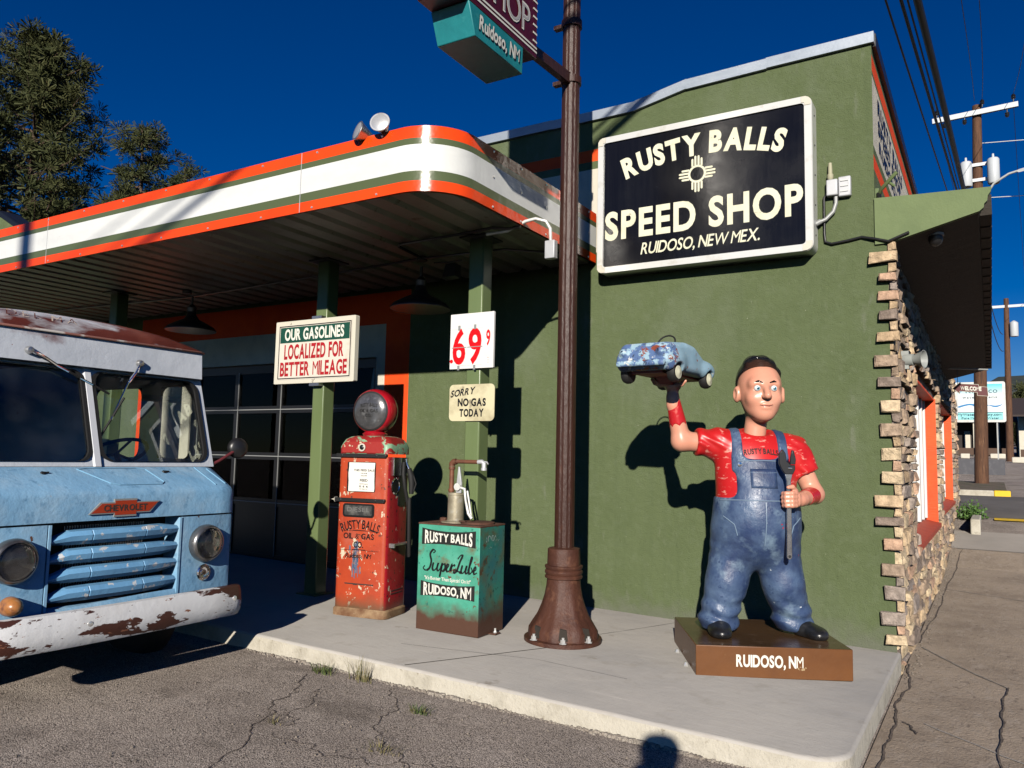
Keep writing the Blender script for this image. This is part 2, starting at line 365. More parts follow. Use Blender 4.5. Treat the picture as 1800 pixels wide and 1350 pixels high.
ys = [-400, -150, -60, -30] + frange(-20, 22, .5) + [26, 30, 40, 60, 90, 120, 200, 300, 600, 900]
sheet('ground', xs, ys, 'asphalt', -.002)
# ---- sidewalk along the street side
wz = lambda x, y: gz(max(x, .3), y)
sheet('sidewalk', [.13, .8, 1.4, 2.0, 2.6], frange(-14, 8.5, .5), 'walk', .012, wz)
sheet('driveway', [.13, .8, 1.4, 2.0, 2.6], frange(8.5, 10.2, .3), 'apron', .016, wz)
sheet('road', [-3, -1, .5, 2, 4, 8, 20], frange(11.9, 16.5, .5), 'road', .006, wz)
for k, (p, ww, mm) in enumerate([([(.2, 1.03), (.5, .45), (.8, -.03)], .022, 'rubble'), ([(.2, 4.8), (1.04, 4.4), (2.2, 4.0)], .02, 'rubble'), ([(.24, 8.45), (2.4, 8.45)], .03, 'apron'),
                                 ([(.34, -1.25), (.75, -1.6), (1.4, -2.0)], .018, 'apron')]):
    ribbon(p, ww, .018, .006, 'sidewalk_joint', mm, wz, 8, k)
for k, (p, ww) in enumerate([([(.81, -.02), (.76, -.8), (.75, -1.6), (.77, -3)], .016), ([(.15, 1.2), (.2, 2.6), (.22, 4.7), (.26, 6.8), (.3, 8.4)], .014), ([(.15, .3), (.2, -.4), (.17, -1.0), (.21, -1.6), (.19, -2.3)], .02), ([(.24, -1.3), (.34, -1.5)], .02)]):
    ribbon(p, ww, .02, .007, 'sidewalk_crack', 'tar', wz, 20, 40 + k)
for x, y in ((.8, 0),): pass
yl = MB(); yl.ring([[(x, y, gz(x, y) + .026) for y in (11.5, 11.75)] for x in (.78, 1.3, 2, 4)], 0, False, False); prop(yl.build('road_marking', M['yellow']), kind='structure')
# ---- slab with rounded front corner
def slab():
    n = 10; r = .22; x1 = .114; y0 = -2.664
    out = [(-14, .02), (-14, y0)] + [(x, y0 + .004 * math.sin(x * 9)) for x in frange(-13, x1 - r, .35)]
    out += [(x1 - r + r * math.sin(a), y0 + r - r * math.cos(a)) for a in [math.pi / 2 * k / n for k in range(1, n + 1)]] + [(x1, -1.2), (x1, -.3), (x1, .02)]
    mb = MB(); ins = lambda p, d: (p[0] - (d if p[0] > x1 - r - .01 else 0), p[1] + (d if p[1] < y0 + r + .01 else 0))
    rows = [[(x, y, -.4) for x, y in out], [(x, y, sz(x) - .018) for x, y in out], [(*ins((x, y), .006), sz(x) - .005) for x, y in out], [(*ins((x, y), .02), sz(x)) for x, y in out]]
    mb.ring(rows, 0, True, False)
    n = len(out); mb.m = [1 if i < n else 0 for i in range(len(mb.f))]
    mb.f.append(tuple(3 * n + i for i in range(n))); mb.m.append(0)
    return prop(mb.build('pavement', [M['slab'], M['kerbface']], smooth=50), kind='structure')
slab()
szf = lambda x, y: sz(x)
ribbon([(-2.62, -2.63), (-2.1, -1.62)], .010, .003, 0, 'pavement_joint', 'crack', szf)
ribbon([(-2.05, -1.1), (-1.9, -.8), (-1.6, -.05)], .006, .003, .003, 'pavement_joint', 'crack', szf)
ribbon([(-3.0, -2.2), (-2.0, -1.95), (-1.3, -1.99)], .004, .003, .002, 'pavement_crack', 'crack', szf)
# broken concrete along the foot of the slab
rb = MB(); rr = random.Random(5)
for i in range(900):
    x = rr.uniform(-4.2, .05); y = -2.668 - abs(rr.gauss(0, .016)); s = rr.uniform(.003, .015) * (1 + .5 * math.sin(x * 5))
    c = Vector((x, y, gz(x, y) - s * .15)); ang = rr.uniform(0, 6)
    pts = [c + Vector((s * math.cos(ang + k * 1.26) * rr.uniform(.7, 1.3), s * math.sin(ang + k * 1.26) * rr.uniform(.7, 1.3), -s)) for k in range(5)]
    top = [c + (p - c) * .6 + Vector((0, 0, s * 1.5)) for p in pts]
    rb.ring([pts, top], 0)
prop(rb.build('rubble', M['rubble']), kind='stuff')
# debris along the stone wall and loose pebbles on the lot
db = MB()
for i in range(900):
    if i < 420: x = .15 + abs(rr.gauss(0, .045)); y = rr.uniform(-.2, 12) ** 1.0; z = wz(x, y) + .015; s = rr.uniform(.003, .011)
    else: x = rr.uniform(-4.5, .1); y = rr.uniform(-5.5, -2.75); z = gz(x, y); s = rr.uniform(.003, .010)
    c = Vector((x, y, z)); ang = rr.uniform(0, 6)
    pts = [c + Vector((s * math.cos(ang + k * 1.57), s * math.sin(ang + k * 1.57) * .7, 0)) for k in range(4)]
    db.ring([pts, [c + (p - c) * .5 + Vector((0, 0, s * .8)) for p in pts]], 0)
prop(db.build('loose_gravel', mat('dull_gravel', (.26, .22, .18), .95, layers=[((.12, .10, .08), 12, .45, .6)])), kind='stuff')
# cracks of the lot
for k, (p, ww) in enumerate([([(-3.3, -2.85), (-3.1, -3.1), (-2.95, -3.45), (-2.75, -3.75), (-2.5, -4.2), (-2.2, -4.6)], .009), ([(-3.0, -3.05), (-2.85, -3.2), (-2.75, -3.5), (-2.6, -3.62)], .007),
                             ([(-2.62, -2.75), (-2.35, -3.05), (-2.25, -3.35), (-2.05, -3.5), (-1.75, -3.65), (-1.5, -4.0)], .008), ([(-2.6, -3.75), (-2.2, -3.8), (-1.9, -3.75), (-1.6, -3.55), (-1.2, -3.5)], .008), ([(-1.1, -2.9), (-.7, -3.1), (-.3, -3.6)], .006)]):
    ribbon(p, ww, .003, .016, 'asphalt_crack', 'tar', gz, 26, 90 + k)
# ---- distant hill
def hill():
    mb = MB(); rr2 = random.Random(3); rows = []
    for j, y in enumerate((330, 420, 520, 640)):
        rows.append([(x, y + 20 * math.sin(x * .01), [8, 22, 40, 20][j] + rr2.uniform(-3, 3) + [0, 5, 9, 5][j] * math.sin(x * .013 + j) + [0, 4, 12, 0][j] * math.sin(x * .031)) for x in frange(-260, 260, 12)])
    mb.ring(rows, 0, False, False)
    m = mat('forested_hill', (.06, .075, .05), .95, layers=[((.16, .17, .17), .02, .45, .6), ((.03, .042, .03), .12, .5, .65, 6)])
    prop(mb.build('hills', m, smooth=60), kind='structure')
hill()

# ================================================================== BUILDING
B = thing('building', 'green stucco speed shop with stone clad side wall and orange trim', 'building', (0, 0, 0))
DX0, DX1, DZ = -8.57, -5.27, 2.55                            # garage door opening
def frontwall():
    top = [(-15, 5.5), (-14.1, 5.49), (-12.7, 4.80), (-2.09, 4.80), (-1.58, 4.90), (0, 4.93)]
    zt = lambda x: float(np.interp(x, [p[0] for p in top], [p[1] for p in top]))
    mb = MB()
    def quad(x0, x1, z0, z1, mi=0):
        a = frange(x0, x1, 1.0)
        mb.add([(x, 0, z0 if z0 is not None else 0) for x in a] + [(x, 0, (zt(x) if z1 is None else z1)) for x in a],
               [(i, i + 1, len(a) + i + 1, len(a) + i) for i in range(len(a) - 1)], mi)
    # colour fields of the painted front
    OR0, OR1 = -9.75, -4.79
    quad(-15, OR0, -.4, 3.3); quad(OR0, DX0 - .62, -.4, 3.3, 1); quad(DX0 - .62, DX0, -.4, 2.93, 2); quad(DX0, DX1, DZ, 2.93, 2); quad(DX1, DX1 + .13, -.4, 2.93, 2)
    quad(DX1 + .13, OR1, -.4, 3.3, 1); quad(DX0 - .62, DX1 + .13, 2.93, 3.3, 1); quad(OR1, 0, -.4, 3.3)
    quad(0, .09, -.4, 3.22); quad(-15, 0, 3.3, 3.45)
    quad(-15, -1.9, 3.45, 4.30, 2); quad(-1.9, 0, 3.45, 4.30); quad(-15, -1.9, 4.38, 4.50, 1); quad(-15, -1.9, 4.30, 4.38); quad(-1.9, 0, 4.30, 4.50)
    pts = sorted(set([-15, -14.1, -12.7, -2.09, -1.58, 0] + frange(-12, -3, 1.0)))
    for a, b in zip(pts, pts[1:]): mb.add([(a, 0, 4.5), (b, 0, 4.5), (b, 0, zt(b)), (a, 0, zt(a))], [(0, 1, 2, 3)])
    # reveals of the door
    mb.add([(DX0, 0, -.4), (DX0, .12, -.4), (DX0, .12, DZ), (DX0, 0, DZ)], [(0, 1, 2, 3)], 2); mb.add([(DX1, 0, -.4), (DX1, .12, -.4), (DX1, .12, DZ), (DX1, 0, DZ)], [(0, 1, 2, 3)], 2)
    mb.add([(DX0, 0, DZ), (DX1, 0, DZ), (DX1, .12, DZ), (DX0, .12, DZ)], [(0, 1, 2, 3)], 2)
    o = mb.build('wall', [M['stucco'], M['stucco_o'], M['stucco_c']], B)
    # parapet coping
    cp = MB(); seg = [(-15, 5.5), (-14.1, 5.49), (-12.7, 4.80), (-9, 4.80), (-5.3, 4.80), (-3.0, 4.80), (-2.09, 4.80), (-1.58, 4.90), (-.85, 4.915), (.02, 4.93)]
    for (xa, za), (xb, zb) in zip(seg, seg[1:]):
        dx = .004 * random.random(); dz = random.uniform(-.006, .006)
        prof = [(-.035, -.005), (-.04, .085), (.02, .10), (.3, .10), (.3, -.02)]
        cp.ring([[(xa + dx, y, za + z + dz) for y, z in prof], [(xb + .004, y, zb + z + dz * .3) for y, z in prof]], 0)
        if xb == -12.7: cp.build('parapet_coping', M['black'], B); cp = MB()  # left peak: shade on the coping is put into its black colour
    cp.build('parapet_coping', M['galv'], B)
frontwall()
# roof and shell behind
sh = MB()
sh.box((-15, .3, -.4), (-14.7, 14, 4.5)); sh.box((-15, 13.7, -.4), (-.02, 14, 4.5)); sh.add([(-15, .25, 4.4), (-.02, .25, 4.4), (-.02, 14, 4.4), (-15, 14, 4.4)], [(0, 1, 2, 3)])
sh.build('roof_shell', M['stucco'], B)
# inside of the garage bay
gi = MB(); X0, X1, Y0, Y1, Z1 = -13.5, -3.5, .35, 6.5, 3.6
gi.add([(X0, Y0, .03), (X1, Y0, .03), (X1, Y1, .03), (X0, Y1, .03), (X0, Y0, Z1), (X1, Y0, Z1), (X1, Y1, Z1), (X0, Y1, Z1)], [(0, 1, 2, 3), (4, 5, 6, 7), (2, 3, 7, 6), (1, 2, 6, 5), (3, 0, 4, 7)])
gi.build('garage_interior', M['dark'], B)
# glazed garage door
gd = MB(); yd = .07
zr = [.10, .80, 1.38, 1.97, 2.50]; xr = frange(DX0 + .05, DX1 - .05, .86)
for i, z in enumerate(zr): gd.box((DX0, yd, z - (.045 if 0 < i < 4 else .06)), (DX1, yd + .05, z + (.045 if 0 < i < 4 else .06)))
for i, z in enumerate(zr[1:4]): gd.box((DX0, yd - .012, z - .005), (DX1, yd - .001, z + .005), 1)
for x in xr:
    gd.box((x - .04, yd + .004, .05), (x + .04, yd + .046, 2.52)); gd.box((x + .036, yd - .008, .14), (x + .043, yd + .003, 2.46), 1)
gdo = gd.build('garage_door', [M['black'], M['conduit']], B)
M['glass'] = glass('window_glass', (.88, .9, .9), .25)
gg = MB(); gg.box((DX0, yd + .02, .1), (DX1, yd + .026, 2.5)); gg.build('glass', M['glass'], gdo)
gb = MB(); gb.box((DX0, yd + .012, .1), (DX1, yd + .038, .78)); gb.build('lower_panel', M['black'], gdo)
# upper side wall above the awning
sw = MB()
def sq(z0, z1, mi, y0=0, y1=14): sw.add([(0, y0, z0), (0, y1, z0), (0, y1, z1), (0, y0, z1)], [(0, 1, 2, 3)], mi)
sq(3.25, 3.86, 0); sq(3.86, 3.98, 1); sq(3.98, 4.06, 0); sq(4.06, 4.66, 2); sq(4.66, 4.70, 0); sq(4.70, 4.84, 1); sq(4.84, 4.93, 0)
sw.build('side_wall', [M['stucco'], M['stucco_o'], M['stucco_c']], B)
sc = MB(); sc.box((-.3, .02, 4.91), (.035, 14, 5.02)); sc.build('side_coping', M['black'], B)
st = MB()
for s, z, y0, hh, wd in (('RUSTY BALLS', 4.46, .35, .13, 2.2), ('SPEED SHOP', 4.29, .35, .12, 2.0), ('RUIDOSO NM', 4.13, .4, .10, 1.9)):
    text(st, s, lambda u, v: (.004, y0 + wd / 2 + u, z + v), width=wd, h=hh, weight=.03)
st.build('painted_lettering', M['black'], B)
# stone cladding
def stonemat():
    m = mat('ledge_stone', (.4, .3, .2), .9, spec=.2, bump=(24, .02), bump2=(70, .008))
    t = m.node_tree; N = t.nodes; Lk = t.links; b = N['Principled BSDF']
    g = N.new('ShaderNodeNewGeometry'); r = N.new('ShaderNodeValToRGB'); el = r.color_ramp.elements
    cols = [(.54, .39, .24), (.40, .30, .22), (.66, .49, .31), (.30, .235, .19), (.70, .55, .36), (.47, .35, .25), (.58, .38, .26), (.40, .33, .28)]
    r.color_ramp.interpolation = 'CONSTANT'
    el[0].position = 0; el[0].color = C4(cols[0]); el[1].position = .125; el[1].color = C4(cols[1])
    for i in range(2, 8): e = el.new(i / 8); e.color = C4(cols[i])
    Lk.new(g.outputs['Random Per Island'], r.inputs[0])
    tc = N.new('ShaderNodeTexCoord'); n = N.new('ShaderNodeTexNoise'); n.inputs['Scale'].default_value = 22; n.inputs['Detail'].default_value = 6; Lk.new(tc.outputs['Object'], n.inputs['Vector'])
    mr = N.new('ShaderNodeMapRange'); mr.inputs[1].default_value = .3; mr.inputs[2].default_value = .72; mr.inputs[3].default_value = .62; mr.inputs[4].default_value = 1.3; Lk.new(n.outputs[0], mr.inputs[0])
    mx = N.new('ShaderNodeMix'); mx.data_type = 'RGBA'; mx.blend_type = 'MULTIPLY'; mx.inputs[0].default_value = 1; Lk.new(r.outputs[0], mx.inputs[6]); Lk.new(mr.outputs[0], mx.inputs[7])
    Lk.new(mx.outputs[2], b.inputs['Base Color']); return m
M['stone'] = stonemat()
WIN = [(2.0, 6.3, .60, 2.42), (7.1, 11.8, .72, 2.5)]         # y0, y1, z0, z1 of the two openings
SY1 = 13.6
def stones():
    mb = MB(); rr = random.Random(11)
    def stone(y0, y1, z0, z1, d, x0=.05):
        g = .006; j = lambda a=.007: rr.uniform(-a, a)
        xf = x0 + d
        back = [(x0, y0 + g, z0 + g), (x0, y1 - g, z0 + g), (x0, y1 - g, z1 - g), (x0, y0 + g, z1 - g)]
        fr = [(xf + j(.016), y0 + g + j(), z0 + g + j()), (xf + j(.016), y1 - g + j(), z0 + g + j()), (xf + j(.016), y1 - g + j(), z1 - g + j()), (xf + j(.016), y0 + g + j(), z1 - g + j())]
        ym, zm = (y0 + y1) / 2, (z0 + z1) / 2
        mid = [((f[0] + .012 + j(.014)), f[1] + (ym - f[1]) * .22, f[2] + (zm - f[2]) * .25) for f in fr]
        mb.ring([back, fr, mid], 0)
    z = -.35
    while z < 3.36:
        h = rr.choice((.07, .09, .10, .12, .14)); y = 0.0
        while y < SY1:
            l = rr.uniform(.12, .4) if y < 6 else rr.uniform(.2, .5)
            y1 = min(y + l, SY1); segs_ = [(y, y1)]
            for a, b, za, zb in WIN:
                if z + h > za and z < zb - .03:
                    ns = []
                    for p, q in segs_:
                        if q <= a or p >= b: ns.append((p, q)); continue
                        if p < a - .05: ns.append((p, a))
                        if q > b + .05: ns.append((b, q))
                    segs_ = ns
            for p, q in segs_:
                if gz(.2, (p + q) / 2) < z + h: stone(p, q, z, z + h, max(.02, rr.gauss(.055, .014)))
            y += l
        z += h
    mb.build('stone_cladding', M['stone'], B)
    bk = MB(); a0 = -.4
    ys_ = [.0, WIN[0][0], WIN[0][1], WIN[1][0], WIN[1][1], SY1]
    def bq(y0, y1, z0, z1): bk.box((.004, y0, z0), (.055, y1, z1))
    bq(.012, 2.0, a0, 3.3); bq(6.3, 7.1, a0, 3.3); bq(11.8, SY1, a0, 3.3)
    for a, b, za, zb in WIN: bq(a, b, a0, za); bq(a, b, zb, 3.3)
    bk.build('mortar_backing', mat('mortar', (.16, .12, .09), .95, bump=(50, .01)), B)
    # toothed corner stones returning onto the front
    q = MB(); z = .06
    def front(x0, x1, z0, z1, d):
        j = lambda a=.007: rr.uniform(-a, a)
        back = [(x0, -.001, z0), (x1, -.001, z0), (x1, -.001, z1), (x0, -.001, z1)]
        fr = [(x + j(), -d + j(.01), zz + j()) for x, zz in ((x0, z0), (x1, z0), (x1, z1), (x0, z1))]
        xm, zm = (x0 + x1) / 2, (z0 + z1) / 2
        mid = [(f[0] + (xm - f[0]) * .16, f[1] - .008 + j(.008), f[2] + (zm - f[2]) * .2) for f in fr]
        q.ring([back, fr, mid], 0)
    while z < 3.2:
        h = rr.uniform(.065, .10); x0 = rr.uniform(-.065, .03)
        front(x0, .155 + rr.uniform(-.01, .012), z, z + h, rr.uniform(.035, .055))
        g = rr.uniform(.075, .115)
        if rr.random() < .85: front(rr.uniform(.09, .10), .15, z + h + .01, z + h + g - .008, .022)
        z += h + g
    q.build('corner_stones', M['stone'], B)
stones()
# windows of the side wall
M['winwhite'] = mat('window_white', (.78, .78, .75), .4)
M['bead'] = mat('orange_painted_board', (.93, .10, .012), .6, layers=[((.85, .075, .01), 3, .4, .7)], bump=(9, .006, (1, 1, 8)))
M['sill'] = mat('terracotta_sill', (.50, .075, .03), .6, layers=[((.42, .06, .03), 5, .45, .75)])
M['glassd'] = glass('dark_glass', (.25, .28, .28))
for k, (a, b, za, zb) in enumerate(WIN):
    wn = MB(); wn.box((-.34, b - .004, za), (.075, b - .03, zb)); wn.box((-.34, a + .004, za), (.06, a + .03, zb)); wn.box((-.34, a, zb - .004), (.06, b, zb - .03))
    wo_ = wn.build('window', M['bead'], B)
    s = MB(); s.ring([[(-.30, y, za + .10), (.115, y, za + .01), (.115, y, za - .045), (-.3, y, za - .03)] for y in (a + .03, b - .03)], 0); s.build('sill', [M['sill']], wo_)
    f = MB(); x0, x1 = -.27, -.20; a2, b2 = a + .03, b - .03; zz = za + .08
    for y, e in ((a2, 0), (b2 - 1.75, .12), (b2 - 1.1, .125), (b2 - .55, .13), (b2 - .10, .14)): f.box((x0, y, zz), (x1 + e, y + .14, zb - .03)) if y < b2 - .2 else f.box((x0, y, zz), (x1 + e, y + .099, zb - .03))
    f.box((x0 + .003, a2, zb - .12), (x1 - .003, b2, zb - .03)); f.box((x0 + .003, a2, zz), (x1 - .003, b2, zz + .07)); f.box((x0 + .006, a2, (zz + zb) / 2 + .35), (x1 - .006, b2, (zz + zb) / 2 + .41))
    f.build('frame', M['winwhite'], wo_)
    g = MB(); g.box((-.24, a2, zz), (-.235, b2, zb - .03)); g.build('pane', M['glassd'], wo_)
    d = MB(); d.box((-.9, a2, zz - .1), (-.88, b2, zb)); d.build('dark_backing', M['dark'], wo_)  # sheet added behind the pane; its dark colour stands for the unlit room
# awning over the side walk
aw = MB(); AY = 9.0; ZD = -.28
prof = [(.0, 3.215), (.10, 3.215), (.73, 3.385), (.76, 3.41), (.765, 3.44), (.785, 3.46), (.79, 3.50), (.81, 3.53), (.815, 3.565), (.3, 3.585), (.0, 3.60)]
aw.ring([[(x, -.022, z) for x, z in prof], [(x, .03, z) for x, z in prof]], 0)
awo = aw.build('awning', M['stucco_s'] if 'stucco_s' in M else mat('awning_green', (.155, .205, .085), .75, layers=[((.125, .17, .07), 3, .45, .75)], bump=(60, .002), bump2=(4, .008)), B)
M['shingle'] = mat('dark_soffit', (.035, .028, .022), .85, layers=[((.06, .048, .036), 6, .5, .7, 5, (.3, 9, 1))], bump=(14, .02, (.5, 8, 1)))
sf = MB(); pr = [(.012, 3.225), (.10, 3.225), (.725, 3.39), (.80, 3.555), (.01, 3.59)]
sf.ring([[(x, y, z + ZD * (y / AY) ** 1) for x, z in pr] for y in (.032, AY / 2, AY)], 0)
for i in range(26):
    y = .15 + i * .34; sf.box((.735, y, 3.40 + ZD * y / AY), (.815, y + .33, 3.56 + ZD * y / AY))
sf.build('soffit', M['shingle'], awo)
# ================================================================== CANOPY
CXR, CYF = -2.487, -2.545; CZ0, CZ1 = 3.338, 3.828
K = thing('canopy', 'flat filling station canopy with orange, olive and white striped fascia', 'canopy', (-7, -1.3, 3.34))
def canopy():
    r = .40; path = [(x, CYF) for x in frange(-13.5, CXR - r, 1.2)]
    path += [(CXR - r + r * math.sin(a), CYF + r - r * math.cos(a)) for a in [math.pi / 2 * k / 14 for k in range(1, 15)]]
    path += [(CXR, y) for y in frange(CYF + r + .3, -.03, .5)]
    ins = lambda i, d: ((path[i][0] - d * (1 if path[i][0] > CXR - r - .001 else 0), path[i][1] + d * (1 if path[i][1] < CYF + r + .001 else 0)))
    zs = [CZ0, 3.418, 3.49, 3.69, 3.738, CZ1]; mats = [0, 1, 2, 1, 0]
    for nm, mi, bands in (('fascia', 0, [(0, 1, 0), (1, 2, 1), (2, 3, 2), (3, 4, 1), (4, 5, 0)]),):
        mb = MB()
        for a, b, m_ in bands: mb.ring([[(x, y, zs[a]) for x, y in path], [(x, y, zs[b]) for x, y in path]], m_, False, False)
        # return lip at the top and bottom
        mb.ring([[(x, y, CZ1) for x, y in path], [(*ins(i, .05), CZ1 + .004) for i in range(len(path))]], 0, False, False)
        mb.ring([[(x, y, CZ0) for x, y in path], [(*ins(i, .03), CZ0 + .002) for i in range(len(path))]], 0, False, False)
        fo = mb.build('fascia', [M['orange'], M['olive'], M['white']], K, smooth=40)
    sc_ = MB()
    for x in frange(-12, -3.1, .62):
        for z in (3.36, 3.80): sc_.lathe([(.0, 0), (.010, .002), (.007, .008), (0, .009)], (x + random.uniform(-.05, .05), CYF, z), (0, -1, 0), 8)
    for y in frange(-1.9, -.2, .45):
        for z in (3.36, 3.60, 3.80): sc_.lathe([(0, 0), (.010, .002), (.007, .008), (0, .009)], (CXR, y, z), (1, 0, 0), 8)
    sc_.build('screws', M['zinc'], fo)
    sm = MB()
    for x in (-3.9, -7.6): sm.box((x - .003, CYF - .002, CZ0), (x + .003, CYF + .004, CZ1))
    sm.build('seam', M['greymetal'], fo)
    # ribbed metal ceiling running across
    ce = MB(); xs_ = []; x = -13.4
    P = []
    while x < CXR - .06:
        P += [(x, 3.348), (x + .16, 3.348), (x + .185, 3.383), (x + .235, 3.383), (x + .26, 3.348)]; x += .26
    P = [p for p in P if p[0] < CXR - .03]
    yl = lambda x: CYF + .03 + (0 if x < CXR - r else r - math.sqrt(max(r * r - (x - (CXR - r)) ** 2, 0)))
    ce.ring([[(x, yl(x), z) for x, z in P], [(x, -.01, z) for x, z in P]], 0, False, False)
    ce.build('ceiling', M['ceil'], K)
    dk = MB(); dk.add([(-13.5, CYF + .03, 3.79), (CXR - r, CYF + .03, 3.79), (CXR - .03, CYF + r, 3.79), (CXR - .03, -.01, 3.79), (-13.5, -.01, 3.79)], [(0, 1, 2, 3, 4)]); dk.build('roof_deck', M['galv'], K)
    for x0 in (-3.11, -4.94, -8.46):
        p = MB(); p.box((x0, -1.30, sz(x0)), (x0 + .15, -1.15, 3.36)); po = p.build('post', M['post'], K, bevel=.012)
        c = MB(); c.box((x0 - .06, -1.37, 3.333), (x0 + .21, -1.08, 3.345)); c.build('cap_plate', M['black'], po)
        c = MB(); c.box((x0 - .05, -1.35, sz(x0)), (x0 + .20, -1.10, sz(x0) + .012)); c.build('base_plate', M['post'], po)
canopy()
# wiring under the canopy
cd = MB(); zc = 3.325
cd.tube([(-13, -.95, zc), (-9.9, -.94, zc), (-7.7, -.75, zc), (-5, -.9, zc), (-3.9, -.98, zc), (-3.0, -.9, zc), (-2.55, -.5, zc)], .013)
cd.tube([(-3.88, -.99, zc), (-3.81, -1.42, zc), (-3.75, -1.475, zc), (-2.95, -1.5, zc), (-2.75, -1.50, zc + .01), (-2.6, -1.47, zc - .01), (-2.5, -1.45, zc)], .013)
for x in (-3.9, -7.45): cd.lathe([(.055, 0), (.055, .04), (.0, .04)], (x, -.96, zc - .02), (0, 0, 1), 12)
prop(cd.build('conduit', M['black'], smooth=40), 'thin dark electrical conduit running under the ribbed canopy ceiling', 'conduit')
ld = thing('flood_lamp', 'black square floodlight hanging under the canopy ceiling by the post', 'floodlight', (-3.55, -.93, 3.2))
q = MB(); q.ring([[(-3.62, -1.0, 3.11), (-3.47, -1.0, 3.11), (-3.47, -.92, 3.10), (-3.62, -.92, 3.10)], [(-3.60, -.98, 3.24), (-3.49, -.98, 3.24), (-3.49, -.93, 3.24), (-3.60, -.93, 3.24)]], 0)
for i in range(5): q.box((-3.61 + i * .03, -.93, 3.12), (-3.603 + i * .03, -.89, 3.23))
q.build('housing', M['black'], ld)
q = MB(); q.tube([(-3.75, -.96, 3.27), (-3.6, -.95, 3.26), (-3.45, -.93, 3.27)], .008); q.build('bracket', M['black'], ld)
# white junction conduit at the edge of the canopy
jb = thing('conduit_box', 'small white box with a bent white conduit on the canopy edge by the brown pole', 'electrical box', (-2.43, -1.35, 3.2))
q = MB(); q.tube([(-2.80, -1.50, 3.285), (-2.62, -1.46, 3.30), (-2.46, -1.43, 3.37), (-2.38, -1.41, 3.385), (-2.30, -1.38, 3.36), (-2.27, -1.36, 3.30), (-2.27, -1.35, 3.20)], .014, 10); q.build('pipe', M['signframe'], jb, smooth=40)
q = MB(); q.box((-2.31, -1.38, 3.05), (-2.22, -1.32, 3.20)); q.build('box', M['greymetal'], jb, bevel=.006)
# pendant lamps
def pendant():
    t = thing('pendant_lamp', '', 'lamp', (-3.9, -.96, 2.83), 0, 'barn lamps hanging under the canopy')
    q = MB(); q.tube([(0, 0, .42), (0, 0, .25)], .012); q.lathe([(.03, .21), (.05, .22), (.055, .28), (.02, .32), (.0, .32)], (0, 0, 0)); q.build('stem', M['black'], t, smooth=40, local=True)
    q = MB(); q.lathe([(.29, 0), (.292, .012), (.26, .05), (.17, .10), (.09, .14), (.055, .19), (.05, .24)], n=32); q.build('shade', M['black'], t, smooth=50, local=True)
    q = MB(); q.lathe([(.285, .003), (.255, .045), (.165, .095), (.085, .135), (.0, .15)], n=32); q.build('reflector', mat('lamp_reflector', (.7, .7, .66), .4), t, smooth=50, local=True)
    return t
pl = pendant(); pl['label'] = 'black barn lamp hanging between the two green posts'
p2_ = copy_tree(pl); p2_.location = (-7.42, -.9, 2.86); p2_['label'] = 'black barn lamp hanging above the truck roof'
# twin spotlights on the canopy edge
def spot():
    t = thing('spotlight', '', 'spotlight', (-3.25, CYF, 3.86), 0, 'spotlights on the canopy edge')
    q = MB(); q.lathe([(.115, .0), (.118, -.008), (.105, -.03), (.075, -.10), (.045, -.17), (.04, -.19)], (0, 0, 0), (0, -1, 0), 28); q.build('housing', M['steel'], t, smooth=50, local=True)
    q = MB(); q.lathe([(.112, -.004), (.08, .006), (.04, .010), (0, .012)], (0, 0, 0), (0, -1, 0), 28); q.build('lens', mat('spot_lens', (.75, .74, .70), .25, metal=.6), t, smooth=60, local=True)
    q = MB(); q.lathe([(.035, -.17), (.045, -.20), (.045, -.24), (0, -.25)], (0, 0, 0), (0, -1, 0), 16); q.tube([(0, .2, 0), (.06, .24, -.03), (.09, .24, -.09)], .012); q.build('socket', M['black'], t, smooth=50, local=True)
    return t
s1 = spot(); s1.scale = (.66, .66, .66); s1.location = (-3.27, CYF - .05, 3.87); s1.rotation_euler = (R_(-14), 0, R_(-24)); s1['label'] = 'left spotlight of the pair, turned away along the fascia'
s2 = copy_tree(s1); s2.location = (-3.04, CYF - .06, 3.885); s2.rotation_euler = (R_(-10), 0, R_(22)); s2['label'] = 'right spotlight of the pair, facing straight out with its round lens'

# ================================================================== WALL SIGN
S = thing('wall_sign', 'large black sign with white frame and cream shop lettering on the green wall', 'sign', (-1.42, -.1, 3.84))
X0, X1, Z0, Z1 = -2.40, -.44, 3.178, 4.511
def rr_poly(x0, x1, z0, z1, r, n=5):
    P = []
    for cx, cz, a0 in ((x1 - r, z0 + r, -90), (x1 - r, z1 - r, 0), (x0 + r, z1 - r, 90), (x0 + r, z0 + r, 180)):
        P += [(cx + r * math.cos(R_(a0 + 90 * k / n)), cz + r * math.sin(R_(a0 + 90 * k / n))) for k in range(n + 1)]
    return P
fr = MB(); outer = rr_poly(X0, X1, Z0, Z1, .07); inner = rr_poly(X0 + .062, X1 - .062, Z0 + .062, Z1 - .062, .03)
fr.ring([[(x, -.01, z) for x, z in outer], [(x, -.19, z) for x, z in outer], [(x * 1 + (-1.42 - x) * .006, -.2, z + (3.84 - z) * .008) for x, z in outer], [(x, -.2, z) for x, z in inner], [(x, -.183, z) for x, z in inner]], 0, True, False)
so = fr.build('frame', M['signframe'], S, smooth=30)
q = MB()
for sx, xx in ((1, X0), (-1, X1)):
    for sz_, zz in ((1, Z0), (-1, Z1)):
        q = MB()
        P = [(xx + sx * a, zz + sz_ * b) for a, b in ((.008, .075), (.008, .045), (.025, .02), (.05, .008), (.085, .008), (.085, .058), (.06, .062), (.058, .085), (.008, .085))]
        q.prism(P, lambda u, v, k: (u, -.2015 - .003 * k, v)); q.build('corner_cap', M['cream'], so)
q = MB()
